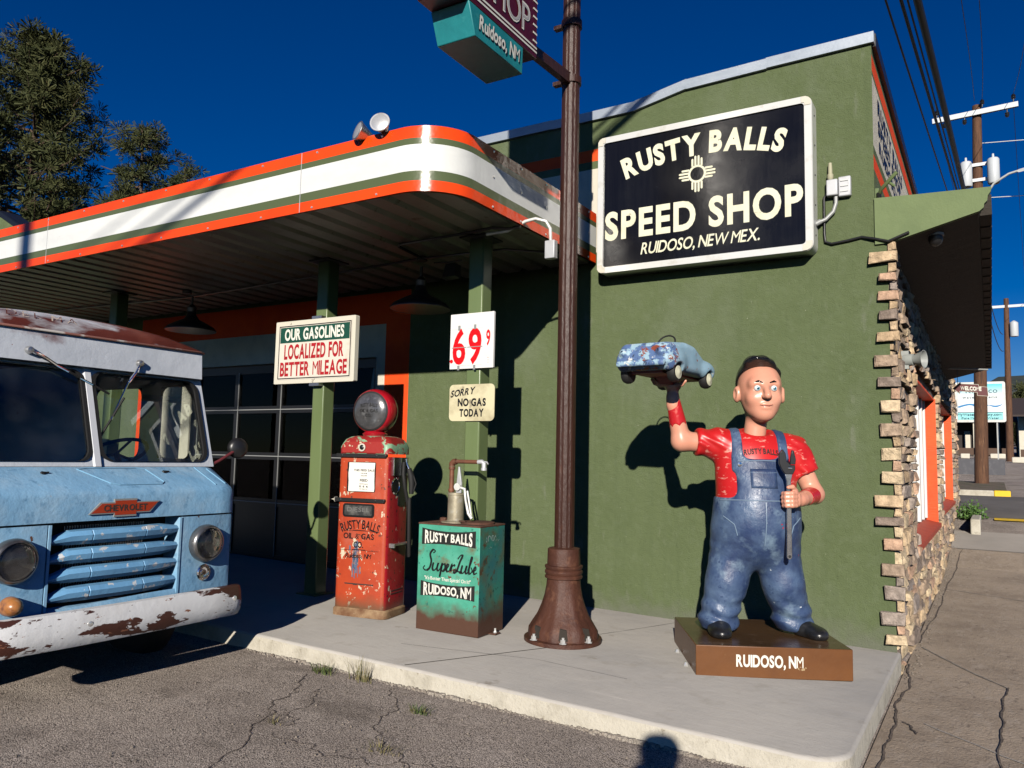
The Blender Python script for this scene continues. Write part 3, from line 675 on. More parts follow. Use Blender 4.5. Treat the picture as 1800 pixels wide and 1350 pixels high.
for z in frange(Z0 + .15, Z1 - .15, .27): q.lathe([(0, 0), (.008, 0), (.006, .005), (0, .006)], (X1, -.1, z), (1, 0, 0), 8)
q.build('rivet', M['black'], so)
fc = MB(); fc.prism(inner, lambda u, v, k: (u, -.176 - .008 * k, v)); fc.build('panel', M['signblack'], S)
lt = MB(); Y = -.1865
R = 2.3; cxx = -1.40                                        # arc of the top line
def arc(u, v): a = u / R; return (cxx + (R + v) * math.sin(a), Y, 4.185 - R + (R + v) * math.cos(a))
text(lt, 'RUSTY BALLS', arc, width=1.45, h=.18, weight=.05, shear=-.0, gap=.07, space=.30)
text(lt, 'SPEED SHOP', lambda u, v: (-1.42 + u, Y, 3.505 + v), width=1.80, h=.25, weight=.035, gap=.10, space=.30)
text(lt, 'RUIDOSO, NEW MEX.', lambda u, v: (-1.42 + u, Y, 3.325 + v), width=1.08, h=.105, weight=.012, shear=.24, gap=.05, space=.22)
lt.build('lettering', M['letter'], S)
zi = MB(); zc_ = (-1.425, 4.0)
for k in range(40):
    a, b = 2 * math.pi * k / 40, 2 * math.pi * (k + 1) / 40
    zi.add([(zc_[0] + r * math.cos(t), Y, zc_[1] + r * math.sin(t)) for r, t in ((.062, a), (.082, a), (.082, b), (.062, b))], [(0, 1, 2, 3)])
for d in range(4):
    ca, sa = math.cos(d * math.pi / 2), math.sin(d * math.pi / 2)
    for o_, l0, l in ((-.042, .072, .145), (-.0145, .080, .170), (.0145, .080, .170), (.042, .072, .145)):
        pts = [(l0, o_ - .009), (l - .008, o_ - .009), (l, o_), (l - .008, o_ + .009), (l0, o_ + .009)]
        zi.add([(zc_[0] + u * ca - v * sa, Y - .0004, zc_[1] + u * sa + v * ca) for u, v in pts], [(0, 1, 2, 3, 4)])
zi.build('sun_emblem', M['letter'], S)
# electrical box to the right of the sign
jb = thing('junction_box', 'grey weatherproof electrical box with a stub and cables beside the black sign', 'electrical box', (-.26, 0, 3.7))
q = MB(); q.box((-.36, -.07, 3.66), (-.27, -.0, 3.80)); q.box((-.268, -.055, 3.645), (-.17, -.0, 3.815)); q.build('box', M['greymetal'], jb, bevel=.01)
q = MB()
for z in (3.69, 3.735, 3.78): q.box((-.25, -.062, z - .008), (-.19, -.056, z + .004))
q.build('cover', M['signframe'], jb)
q = MB(); q.lathe([(.018, 0), (.026, .02), (.026, .05), (.018, .055), (.018, .10), (.014, .15), (0, .152)], (-.33, -.035, 3.80), (0, 0, 1), 14); q.build('sensor', mat('beige_plastic', (.42, .40, .27), .6), jb, smooth=40)
q = MB(); q.tube([(-.29, -.03, 3.66), (-.29, -.03, 3.60), (-.31, -.035, 3.53), (-.37, -.04, 3.47), (-.44, -.06, 3.44)], .017, 10); q.tube([(-.41, -.05, 3.455), (-.45, -.07, 3.43)], .024); q.build('flexible_conduit', M['conduit'], jb, smooth=50)
q = MB(); q.tube([(-.36, -.02, 3.70), (-.385, -.02, 3.66), (-.385, -.018, 3.35), (-.38, -.018, 3.285), (-.33, -.018, 3.262), (-.2, -.018, 3.275), (-.1, -.018, 3.29), (.0, -.03, 3.26), (.1, -.04, 3.225), (.25, -.04, 3.28)], .011, 8); q.build('cable', M['black'], jb, smooth=50)
# security camera under the awning, horn speaker on the stones, shackle bracket on the corner
t = thing('security_camera', 'small dark dome camera under the side awning', 'camera', (.42, .2, 3.28))
q = MB(); q.lathe([(.0, .05), (.05, .05), (.055, 0), (.045, -.03), (.02, -.05), (0, -.053)], (.42, .22, 3.26), (0, 0, 1), 18); q.build('dome', M['black'], t, smooth=50)
q = MB(); q.lathe([(.062, 0), (.062, .02), (0, .02)], (.42, .22, 3.29), (0, 0, 1), 18); q.build('base', M['conduit'], t, smooth=40)
t = thing('horn_speaker', 'grey horn loudspeaker fixed to the stone side wall', 'loudspeaker', (.15, .8, 2.35))
hg = mat('horn_grey', (.33, .35, .33), .5, layers=[((.25, .26, .25), 8, .5, .7)])
q = MB(); q.lathe([(.03, -.13), (.032, -.06), (.045, -.01), (.07, .05), (.08, .065), (.075, .065), (.03, 0), (0, 0)], (.22, .80, 2.36), (.95, -.3, .0), 20); q.build('horn', hg, t, smooth=50)
q = MB(); q.lathe([(.055, -.06), (.058, .0), (.05, .05), (0, .06)], (.15, .82, 2.36), (.95, -.3, 0), 16); q.box((.10, .79, 2.28), (.16, .85, 2.44)); q.build('driver', hg, t, smooth=40)
t = thing('anchor_bracket', 'old green painted service bracket on the corner above the awning', 'bracket', (.05, 0, 3.7))
q = MB(); q.tube([(.01, .12, 3.62), (.05, .02, 3.68), (.14, -.02, 3.76), (.17, -.02, 3.79)], .016); q.tube([(.10, 0, 3.73), (.15, .02, 3.69)], .012); q.box((.002, .04, 3.56), (.03, .2, 3.7)); q.build('arm', M['post'], t, smooth=40)
q = MB(); q.tube([(.02, .06, 3.66), (.035, .02, 3.6), (.02, .0, 3.58)], .02); q.build('insulator', M['black'], t, smooth=50)

# ================================================================== POLE AND PROJECTING SIGN
PX, PYY = -2.121, -1.32
P = thing('steel_pole', 'brown fluted steel pole with flared cast iron base', 'pole', (PX, PYY, .036))
rows = []
for z in [.55, 1, 2, 3, 4, 5, 6, 7, 8.2]:
    r = .078 - .0012 * z; row = []
    for k in range(48):
        a = 2 * math.pi * k / 48; rr_ = r * (1 - .055 * (1 if k % 6 in (0, 1) else 0)); row.append((PX + rr_ * math.cos(a), PYY + rr_ * math.sin(a), z))
    rows.append(row)
q = MB(); q.ring(rows, 0); q.build('shaft', M['polebrown'], P, smooth=25)
bz = .036; prof = [(.27, 0), (.27, .03), (.265, .09), (.235, .14), (.197, .20), (.168, .27), (.148, .34), (.136, .42), (.132, .47), (.148, .475), (.15, .49), (.140, .50), (.15, .515), (.15, .53), (.14, .54), (.15, .555), (.15, .57), (.132, .575), (.13, .70), (.08, .71)]
q = MB(); rows = []
for r, z in prof:
    row = []
    for k in range(64):
        a = 2 * math.pi * k / 64 + .2; c8 = abs(((k % 8) - 4) / 4)
        f = 1 + (.05 if z < .46 and k % 8 in (0, 1, 7) else 0) * min(1, (.46 - z) / .2) - (.07 if .575 < z < .705 and k % 16 in (0, 1, 2, 3) else 0)
        row.append((PX + r * .98 * f * math.cos(a), PYY + r * .98 * f * math.sin(a), bz + z))
    rows.append(row)
q.ring(rows, 0); bs = q.build('cast_base', M['castbrown'], P, smooth=35)
# access slots and anchor bolts
for k, a in enumerate((-112, -62, -20, 70, 160)):
    c, s_ = math.cos(R_(a)), math.sin(R_(a))
    rot = lambda u, v, d: Vector((PX + d * c - u * s_, PYY + d * s_ + u * c, bz + v))
    q = MB(); q.prism([(-.035, .05), (.035, .05), (.025, .125), (-.025, .135)], lambda u, v, kk: rot(u, v, .266 - .48 * max(v - .10, 0) + .0045 * 1 - .05 * kk)); q.build('slot', M['crack'], bs)
    q = MB(); q.lathe([(.03, 0), (.03, .006), (.02, .007), (.02, .03), (.0, .031)], rot(0, .035, .285), (0, 0, 1), 6); q.lathe([(.011, .0), (.011, .045), (0, .047)], rot(0, .035, .285), (0, 0, 1), 10); q.build('anchor_bolt', M['zinc'], P)
q = MB(); q.lathe([(.300, -.003), (.300, .028), (.27, .034), (.0, .034)], (PX, PYY, bz), (0, 0, 1), 48); q.build('foot_plate', M['castbrown'], P, smooth=35)
for z in (4.53, 5.02): 
    q = MB(); q.lathe([(.074, -.03), (.086, -.03), (.086, .03), (.074, .03)], (PX, PYY, z), (0, 0, 1), 24); q.box((PX - .16, PYY - .02, z - .008), (PX - .06, PYY + .03, z + .025)); q.build('clamp', M['polebrown'], P, smooth=40)
for z in (4.53, 6.4):
    q = MB(); q.ring([[(PX - .03, PYY - .06, z - .045), (PX + .03, PYY - .06, z - .045), (PX + .03, PYY - .06, z + .045), (PX - .03, PYY - .06, z + .045)], [(PX - .03, -2.10, z - .08), (PX + .03, -2.10, z - .08), (PX + .03, -2.10, z - .01), (PX - .03, -2.10, z - .01)]], 0); q.build('sign_arm', M['polebrown'], P)
# hanging sign
H = thing('projecting_sign', 'maroon and teal double sided shop sign hanging from the brown pole', 'sign', (PX, -2.6, 4.3))
maroon = mat('maroon_enamel', (.085, .008, .016), .35, layers=[((.06, .006, .012), 5, .45, .75)])
teal = mat('teal_enamel', (.02, .26, .28), .45, layers=[((.012, .18, .20), 4, .42, .7, 5), ((.05, .32, .32), 9, .6, .8)], bump=(9, .003))
w = .15
q = MB(); P1 = [(-3.30, 4.72), (-3.16, 4.30), (-2.155, 4.30), (-2.155, 6.6), (-3.30, 6.6)]
q.prism(P1, lambda u, v, k: (PX - w + 2 * w * k, u, v)); q.build('maroon_box', maroon, H, bevel=.006)
q = MB(); P2 = [(-2.94, 4.10), (-2.35, 4.10), (-2.345, 4.297), (-3.02, 4.297)]
q.prism(P2, lambda u, v, k: (PX - w + 2 * w * k, u, v)); q.build('teal_box', teal, H, bevel=.006)
q = MB(); XF = PX + w + .003
for z, t_ in ((4.345, .014), (4.375, .014)): q.box((XF - .001, -3.12, z - t_ / 2), (XF + .001, -2.16, z + t_ / 2))
for i in range(6):
    z = 4.42 + i * .06; q.box((XF - .001, -2.215, z - .007), (XF + .001, -2.16, z + .007))
for i in range(6):
    z = 4.42 + i * .06; q.box((XF - .001, -3.1, z - .007), (XF + .001, -2.98 - .0 * i, z + .007))
q.build('white_lines', M['letterw'], H)
q = MB(); text(q, 'SHOP', lambda u, v: (XF + .002, -2.565 + u, 4.43 + v), width=.60, h=.20, weight=.012, gap=.06); q.build('upper_lettering', M['letterw'], H)
q = MB(); text(q, 'SHOP', lambda u, v: (XF + .0035, -2.565 + u, 4.437 + v), width=.575, h=.186, weight=-.012, gap=.085); q.build('letter_inlay', mat('grey_inlay', (.42, .40, .40), .5), H)
q = MB(); text(q, 'Ruidoso, NM', lambda u, v: (XF + .002, -2.655 + u, 4.165 + v), width=.50, h=.092, weight=.028, shear=.12, gap=.04); q.build('lower_lettering', M['letterw'], H)
q = MB(); text(q, 'Ruidoso, NM', lambda u, v: (XF + .0008, -2.650 + u, 4.159 + v), width=.515, h=.096, weight=.045, shear=.12, gap=.025); q.build('letter_outline', M['black'], H)
q = MB(); q.lathe([(.02, 0), (.02, .05), (0, .05)], (PX, -2.155, 4.42), (0, 1, 0), 10); q.box((PX - .02, -2.15, 4.36), (PX + .02, -2.10, 4.44)); q.build('hanger', M['zinc'], H)

# ================================================================== SIGNS ON THE POSTS
def postsign(name, label, x0, x1, z0, z1, y, d, m, r=.012, tilt=None):
    t = thing(name, label, 'sign', ((x0 + x1) / 2, y, (z0 + z1) / 2))
    q = MB(); q.prism(rr_poly(x0, x1, z0, z1, r), lambda u, v, k: (u, y - d * k, v)); q.build('panel', m, t); return t
ps = mat('aged_sign_white', (.72, .66, .56), .45, layers=[((.55, .47, .36), 7, .55, .8), ((.10, .07, .05), 16, .735, .75, 6)])
t = postsign('gasoline_sign', 'framed white sign about localized gasolines on the left green post', -5.42, -4.345, 2.115, 2.745, -1.315, .05, mat('weathered_frame', (.66, .63, .52), .5, layers=[((.12, .08, .05), 9, .66, .7, 6)]))
ys = -1.3675
q = MB(); q.box((-5.375, ys, 2.155), (-4.39, ys + .004, 2.705)); q.build('face', ps, t)
q = MB(); q.box((-5.35, ys - .0015, 2.525), (-4.415, ys, 2.682)); q.build('green_band', mat('dark_green_band', (.012, .07, .045), .4), t)
q = MB()
for a, b, c, d in ((-5.368, 2.162, -4.397, 2.172), (-5.368, 2.688, -4.397, 2.698), (-5.368, 2.172, -5.358, 2.688), (-4.407, 2.172, -4.397, 2.688)): q.box((a, ys - .0013, b), (c, ys, d))
q.build('border', M['black'], t)
q = MB(); text(q, 'OUR GASOLINES', lambda u, v: (-4.885 + u, ys - .003, 2.553 + v), width=.80, h=.105, weight=.035, gap=.05, space=.3); q.build('white_lettering', M['letterw'], t)
q = MB(); text(q, 'LOCALIZED FOR', lambda u, v: (-4.885 + u, ys - .002, 2.365 + v), width=.80, h=.135, weight=.035, gap=.06, space=.36); text(q, 'BETTER MILEAGE', lambda u, v: (-4.885 + u, ys - .002, 2.195 + v), width=.90, h=.130, weight=.03, gap=.06, space=.36)
RED = mat('sign_red', (.42, .012, .018), .45, layers=[((.3, .012, .015), 9, .5, .8)]); q.build('red_lettering', RED, t)
q = MB(); q.box((-4.93, -1.36, 2.745), (-4.80, -1.30, 2.775)); q.box((-4.93, -1.36, 2.085), (-4.80, -1.30, 2.113)); q.build('strap', M['steel'], t)
t = postsign('price_sign', 'white fuel price card with red numerals above the other card on the right post', -3.26, -2.81, 2.185, 2.665, -1.315, .02, mat('price_white', (.80, .79, .76), .4, layers=[((.7, .69, .66), 5, .5, .8)]), .004)
R2 = mat('price_red', (.80, .004, .006), .35)
q = MB(); y2 = -1.3365
text(q, '6', lambda u, v: (-3.165 + u, y2, 2.235 + v), width=.135, h=.285, weight=.025); text(q, '9', lambda u, v: (-3.00 + u, y2, 2.235 + v), width=.135, h=.285, weight=.025); text(q, '9', lambda u, v: (-2.865 + u, y2, 2.38 + v), width=.042, h=.125, weight=.025)
q.lathe([(.0, 0), (.017, 0), (.017, .001), (0, .001)], (-3.242, y2, 2.253), (0, -1, 0), 14)
for i, s in enumerate(('F', 'T', 'G')): text(q, ('G9', 'TX', 'IN')[i] if 0 else '9/10'[i:i + 1] if 0 else '.', lambda u, v: (-2.862 + u, y2, 2.27 - i * .02 + v), width=.012, h=.012)
q.build('numerals', R2, t)
q = MB()
for x in (-3.165, -3.00):
    q.box((x - .078, y2 + .0005, 2.212), (x + .078, y2 + .0015, 2.213)); q.box((x - .078, y2 + .0005, 2.53), (x + .078, y2 + .0015, 2.531)); q.box((x - .078, y2 - .002, 2.368), (x + .078, y2 - .0008, 2.374))
    for z in (2.545, 2.195): q.box((x - .010, y2 - .006, z - .022), (x + .010, y2, z + .018))
q.build('clip', M['conduit'], t)
t = postsign('no_gas_sign', 'small cream no gas today sign with rounded corners low on the right post', -3.265, -2.80, 1.735, 2.05, -1.312, .006, mat('aged_cream_tin', (.68, .62, .40), .5, layers=[((.42, .36, .22), 5, .5, .75, 6), ((.14, .11, .08), 7, .62, .72, 6)]), .04)
q = MB(); y3 = -1.3192
text(q, 'SORRY', lambda u, v: (-3.13 + u, y3, 1.955 + v + u * .12), width=.25, h=.055, weight=.03, shear=.25, gap=.05); text(q, 'NO GAS', lambda u, v: (-3.03 + u, y3, 1.865 + v), width=.29, h=.06, weight=.045, gap=.06); text(q, 'TODAY', lambda u, v: (-3.03 + u, y3, 1.775 + v), width=.25, h=.06, weight=.045, gap=.06)
q.build('lettering', M['black'], t)
# ================================================================== FUEL PUMP
def rrect(w, d, r, z, n=4, cx=0, cy=0):
    P = []
    for sx, sy, a0 in ((1, -1, -90), (1, 1, 0), (-1, 1, 90), (-1, -1, 180)):
        P += [(cx + sx * (w / 2 - r) + r * math.cos(R_(a0 + 90 * k / n)), cy + sy * (d / 2 - r) + r * math.sin(R_(a0 + 90 * k / n)), z) for k in range(n + 1)]
    return P
G = thing('fuel_pump', 'weathered red and orange vintage fuel pump with round globe on top', 'fuel pump', (-3.885, -1.55, .066), R_(10))
W_, D_ = .50, .37
CH = (.62, .55, .40)
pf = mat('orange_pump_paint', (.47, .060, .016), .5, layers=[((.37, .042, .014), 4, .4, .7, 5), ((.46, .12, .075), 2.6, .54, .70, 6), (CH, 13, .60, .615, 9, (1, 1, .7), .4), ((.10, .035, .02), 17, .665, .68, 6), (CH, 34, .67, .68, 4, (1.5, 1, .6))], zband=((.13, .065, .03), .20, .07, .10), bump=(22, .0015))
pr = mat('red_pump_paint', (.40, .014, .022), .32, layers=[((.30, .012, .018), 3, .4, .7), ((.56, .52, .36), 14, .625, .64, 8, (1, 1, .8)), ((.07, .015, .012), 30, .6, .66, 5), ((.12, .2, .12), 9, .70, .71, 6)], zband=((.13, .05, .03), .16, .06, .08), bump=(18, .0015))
pt = mat('green_over_red_paint', (.24, .42, .26), .45, layers=[((.30, .02, .018), 7, .50, .525, 8, (1, 1, 1), .6), ((.56, .52, .34), 19, .61, .63, 6), ((.07, .03, .02), 24, .66, .68, 5)], bump=(20, .002))
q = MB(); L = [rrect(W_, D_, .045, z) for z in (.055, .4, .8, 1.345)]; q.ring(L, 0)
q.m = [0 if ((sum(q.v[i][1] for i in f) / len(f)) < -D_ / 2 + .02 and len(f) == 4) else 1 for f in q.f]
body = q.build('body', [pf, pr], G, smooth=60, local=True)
q = MB(); q.ring([rrect(W_ + .03, D_ + .03, .06, z) for z in (0, .055)] + [rrect(W_ - .01, D_ - .01, .05, .075)], 0); q.build('plinth', mat('rusted_plinth', (.34, .22, .12), .8, layers=[((.16, .075, .035), 8, .4, .65, 6), ((.5, .38, .24), 13, .6, .75)], bump=(30, .004)), G, smooth=30, local=True)
q = MB(); q.ring([rrect(W_ + .006, D_ + .006, .05, 1.37)] + [rrect(W_ + .006, D_ + .006, .05, 1.43)] + [rrect(W_ - i, D_ - i * .8, .06, z) for i, z in ((.012, 1.46), (.05, 1.495), (.12, 1.518), (.2, 1.527))], 0); q.build('top_cover', pt, G, smooth=50, local=True)
q = MB(); q.prism([(-.215, 1.375), (.20, 1.375), (.20, 1.44), (.17, 1.475), (-.18, 1.475), (-.215, 1.44)], lambda u, v, k: (u, -D_ / 2 - .001 - .012 * k, v)); q.build('badge_plate', mat('red_over_green_paint', (.34, .025, .02), .45, layers=[((.30, .42, .24), 10, .56, .58, 8), ((.6, .55, .38), 22, .64, .66, 6)], bump=(20, .002)), G, local=True, bevel=.006)
q = MB(); q.lathe([(.028, 0), (.034, .004), (.034, .010), (.024, .012), (.02, .006), (0, .006)], (-.01, -D_ / 2 - .012, 1.425), (0, -1, 0), 24); q.build('lock_ring', M['cream'], G, smooth=40, local=True)
q = MB(); q.lathe([(.024, .012), (.012, .018), (0, .019)], (-.01, -D_ / 2 - .008, 1.425), (0, -1, 0), 20); q.build('lock', M['black'], G, smooth=60, local=True)
band = mat('dark_chrome_band', (.045, .045, .045), .3, metal=.5)
for z in (1.355, .975):
    q = MB(); q.prism([(-.262, z - .016), (.225, z - .016), (.23, z), (.225, z + .016), (-.262, z + .016)], lambda u, v, k: (u, -D_ / 2 + .02 - .042 * k, v))
    for x in (-.2, .14): q.lathe([(.009, 0), (.006, .004), (0, .005)], (x, -D_ / 2 - .022, z), (0, -1, 0), 8)
    q.build('trim_band', band, G, local=True, bevel=.006)
q = MB(); q.lathe([(.03, 0), (.008, .02), (0, .05)], (-.262, -D_ / 2, .975), (-1, 0, 0), 4)
q.build('pointer', M['cream'], G, local=True)
# window with price slip, totals display
q = MB(); q.prism(rr_poly(-.155, .125, 1.045, 1.30, .012), lambda u, v, k: (u, -D_ / 2 + .004 - .008 * k, v)); q.build('window_frame', M['black'], G, local=True)
slip = MB(); rows = []
for i in range(9):
    z = 1.05 + .245 * i / 8; rows.append([(x + .002 * math.sin(i), -D_ / 2 - .006 - .004 * math.sin(i * .9 + x * 20) ** 2, z) for x in (-.138, -.07, 0, .06, .118)])
slip.ring(rows, 0, False, False); so_ = slip.build('paper_slip', mat('paper', (.78, .77, .70), .8), G, local=True, smooth=60)
q = MB(); yy = -D_ / 2 - .0115
for s, z, h, wd in (('THIS FEED SALE', 1.222, .017, .20), ('PRICE', 1.20, .008, .06), ('GALLONS', 1.18, .008, .06), ('FEED', 1.135, .020, .075), ('PRICE PER GALLON', 1.11, .007, .08), ('0 6 6', 1.085, .016, .085), ('INCLUDING TAX', 1.068, .006, .08)): text(q, s, lambda u, v: (.015 + u, yy, z + v), width=wd, h=h, weight=.01)
q.build('slip_print', M['dark'], so_, local=False if 0 else True)
q = MB(); q.prism(rr_poly(-.185, .125, .83, .945, .025), lambda u, v, k: (u, -D_ / 2 + .004 - .010 * k, v)); q.build('display_frame', M['black'], G, local=True)
q = MB(); q.prism(rr_poly(-.165, .105, .846, .93, .012), lambda u, v, k: (u, -D_ / 2 - .004 - .004 * k, v)); do = q.build('display', mat('dull_glass', (.045, .045, .045), .25, layers=[((.13, .13, .12), 16, .45, .7, 5)]), G, local=True)
q = MB(); text(q, 'DIESEL', lambda u, v: (-.03 + u, -D_ / 2 - .009, .878 + v), width=.22, h=.034, weight=.01)
q.build('faded_word', mat('faded_grey', (.14, .14, .135), .6), do, local=True)
q = MB(); yq = -D_ / 2 - .002
Rr = .45; text(q, 'RUSTY BALLS', lambda u, v: (-.01 + (Rr + v) * math.sin(u / Rr), yq, .735 - Rr + (Rr + v) * math.cos(u / Rr)), width=.36, h=.072, weight=.02, gap=.03, space=.22)
text(q, 'OIL & GAS', lambda u, v: (-.02 + u, yq, .648 + v), width=.30, h=.045, weight=.03, gap=.05, space=.3); text(q, 'CO.', lambda u, v: (-.02 + u, yq, .575 + v), width=.095, h=.048, weight=.03, gap=.04)
text(q, 'Ruidoso, NM', lambda u, v: (-.02 + u, yq, .487 + v), width=.25, h=.038, weight=.02, shear=.2, gap=.02)
for z in (.712, .55):
    q.box((-.20, yq - .0005, z), (-.08, yq, z + .003)); q.box((.05, yq - .0005, z), (.18, yq, z + .003)); q.box((-.08, yq - .0005, z + .003), (.05, yq, z + .010))
q.build('front_lettering', M['black'], G, local=True)
q = MB(); rr9 = random.Random(2)
for i in range(16):
    x = -.045 + rr9.gauss(0, .018); z0 = rr9.uniform(.40, .68); q.box((x, -D_ / 2 - .0013, z0 - rr9.uniform(.05, .14)), (x + rr9.uniform(.004, .018), -D_ / 2 - .0009, z0))
q.build('blue_paint_run', mat('blue_grey_smear', (.09, .13, .21), .5, layers=[((.4, .2, .12), 30, .5, .62, 6)]), G, local=True)
q = MB(); q.box((-.14, -D_ / 2 - .006, .268), (.14, -D_ / 2, .276)); q.box((-.06, -D_ / 2 - .0035, .262), (-.02, -D_ / 2, .268)); q.build('louvre', M['dark'], G, local=True)
# side: nozzle boot, meter badge, bracket, hose
SX = W_ / 2
q = MB(); q.prism(rr_poly(-.12, .10, 1.19, 1.345, .015), lambda u, v, k: (SX + .002 + .008 * k, u, v)); q.prism(rr_poly(-.02, .10, .93, 1.19, .01), lambda u, v, k: (SX + .002 + .006 * k, u, v)); q.build('nozzle_boot', M['black'], G, local=True)
q = MB()
for y in (-.125, .0, .105): q.box((SX, y - .004, 1.19), (SX + .018, y + .004, 1.345))
q.build('boot_rail', M['chrome'], G, local=True)
q = MB(); q.lathe([(.07, 0), (.072, .008), (.062, .014), (.058, .008), (0, .008)], (SX, -.075, 1.10), (1, 0, 0), 28); q.build('meter_badge', M['chrome'], G, smooth=40, local=True)
q = MB(); q.lathe([(.058, .009), (0, .0095)], (SX, -.075, 1.10), (1, 0, 0), 28); q.build('meter_face', M['black'], G, local=True)
q = MB(); q.box((SX, -.13, .60), (SX + .05, .15, .612)); q.box((SX + .035, .13, .585), (SX + .06, .16, .63)); q.box((SX, -.135, .585), (SX + .05, -.12, .62)); q.build('hose_bracket', M['steel'], G, local=True)
hs = MB(); hs.tube([(SX + .03, .02, 1.30), (SX + .05, -.02, 1.20), (SX + .06, .0, 1.08), (SX + .06, .06, .95), (SX + .06, .10, .80), (SX + .06, .115, .62), (SX + .055, .11, .50), (SX + .07, .08, .62), (SX + .075, .06, .85), (SX + .075, .055, 1.0)], .017, 10); hs.build('hose', M['matblack'], G, smooth=60, local=True)
q = MB(); q.tube([(SX + .03, .055, 1.335), (SX + .035, .06, 1.29), (SX + .06, .065, 1.24)], [.011, .013, .016], 12); q.build('spout', M['chrome'], G, smooth=50, local=True)
q = MB(); q.tube([(SX + .055, .065, 1.25), (SX + .075, .07, 1.19), (SX + .085, .07, 1.12), (SX + .085, .065, 1.03)], [.022, .03, .028, .02], 12); q.tube([(SX + .10, .07, 1.19), (SX + .125, .075, 1.12), (SX + .10, .07, 1.04)], .007); q.build('nozzle', M['matblack'], G, smooth=50, local=True)
q = MB()
for z in (.19, .215): q.box((SX - .001, -.08, z), (SX + .004, .11, z + .006))
q.build('side_louvre', M['dark'], G, local=True)
# globe
q = MB(); q.lathe([(.10, 0), (.11, .02), (.09, .035), (.075, .05), (0, .05)], (-.01, 0, 1.527), (0, 0, 1), 28); gl = mat('globe_red', (.42, .008, .018), .18, spec=.6, layers=[((.28, .006, .014), 3, .45, .7)])
q.build('globe_base', gl, G, smooth=50, local=True)
gx = .02; c = (-.01, 0, 1.745); tl = (math.sin(R_(0)), -1, .0)
q = MB(); q.lathe([(.168, .085), (.186, .07), (.196, .04), (.198, 0), (.196, -.04), (.186, -.07), (.168, -.085)], c, (0, -1, 0), 48); q.build('globe', gl, G, smooth=60, local=True)
gf = mat('globe_lens', (.16, .16, .165), .22, metal=.55, layers=[((.10, .10, .10), 7, .45, .65, 6), ((.26, .26, .26), 22, .55, .7, 5)], bump=(14, .001))
for s in (1, -1):
    q = MB(); q.lathe([(.170, .082), (.15, .098), (.11, .112), (.06, .12), (0, .122)], c, (0, -s, 0), 40); q.build('globe_lens', gf, G, smooth=60, local=True)
q = MB(); q.lathe([(.170, .084), (.173, .088), (.166, .092)], c, (0, -1, 0), 48); q.build('lens_rim', M['matblack'], G, smooth=60, local=True)
q = MB()
def dome(u, v):
    rad = math.hypot(u, v); d = .1265 - .028 * (rad / .17) ** 2
    return (c[0] + u, -d, c[2] + v)
text(q, 'RUSTY BALLS', lambda u, v: dome((.30 + v) * math.sin(u / .30), .04 - .30 + (.30 + v) * math.cos(u / .30)), width=.16, h=.030, weight=.015, gap=.03); text(q, 'OIL & GAS', lambda u, v: dome(u, -.012 + v), width=.18, h=.026, weight=.03, gap=.05); text(q, 'CO.', lambda u, v: dome(u, -.052 + v), width=.055, h=.026, weight=.03)
q.build('globe_lettering', M['matblack'], G, local=True)

# ================================================================== OIL DISPENSER
O = thing('oil_dispenser', 'turquoise rusty oil dispenser box with hand pump and white lettering', 'oil dispenser', (-2.945, -1.535, .05), R_(2))
W2, D2, H2 = .585, .385, .835
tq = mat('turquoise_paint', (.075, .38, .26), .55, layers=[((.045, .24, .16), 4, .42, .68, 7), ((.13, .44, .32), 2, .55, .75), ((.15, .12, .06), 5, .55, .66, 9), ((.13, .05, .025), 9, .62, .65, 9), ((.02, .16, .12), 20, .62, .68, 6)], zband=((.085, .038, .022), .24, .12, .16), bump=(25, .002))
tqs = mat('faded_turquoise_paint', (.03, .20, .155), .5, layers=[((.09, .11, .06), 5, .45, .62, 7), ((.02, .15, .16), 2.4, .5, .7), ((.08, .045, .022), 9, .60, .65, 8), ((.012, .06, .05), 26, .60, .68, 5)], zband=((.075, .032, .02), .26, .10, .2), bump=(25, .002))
ru = mat('brown_rust', (.11, .045, .026), .8, layers=[((.06, .028, .018), 9, .4, .7, 6), ((.2, .12, .07), 16, .6, .75)], bump=(30, .004))
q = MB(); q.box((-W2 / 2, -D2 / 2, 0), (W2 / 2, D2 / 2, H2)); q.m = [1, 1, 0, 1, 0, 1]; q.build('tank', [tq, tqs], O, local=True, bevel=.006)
q = MB(); q.box((-W2 / 2 - .002, -D2 / 2 - .002, H2 - .004), (W2 / 2 + .002, D2 / 2 + .002, H2 + .010)); q.lathe([(.14, .008), (.14, .022), (.125, .026), (0, .026)], (.13, .03, H2), (0, 0, 1), 24); q.lathe([(.03, .0), (.03, .035), (0, .04)], (-.17, -.02, H2 + .008), (0, 0, 1), 10); q.build('lid', ru, O, local=True, bevel=.003)
q = MB(); q.box((.03, -.10, H2 + .026), (.09, -.075, H2 + .036)); q.build('lid_hasp', ru, O, local=True)
q = MB(); q.lathe([(.12, .010), (.12, .018), (.075, .022), (.068, .03), (.066, .23), (.071, .232), (.071, .25), (.03, .255), (0, .255)], (-.065, 0, H2), (0, 0, 1), 28); q.build('pump_cylinder', mat('aged_brass_grey', (.38, .34, .24), .5, metal=.35, layers=[((.26, .22, .15), 8, .45, .7), ((.46, .44, .38), 20, .55, .75)], bump=(30, .002)), O, smooth=40, local=True)
q = MB(); q.tube([(-.10, -.02, H2 + .25), (-.10, -.02, H2 + .46)], .020, 12); q.tube([(-.10, -.02, H2 + .465), (-.10, -.02, H2 + .485), (-.085, -.02, H2 + .50), (-.06, -.02, H2 + .505)], .026, 12); q.tube([(-.06, -.02, H2 + .505), (.16, -.02, H2 + .505)], .017, 12)
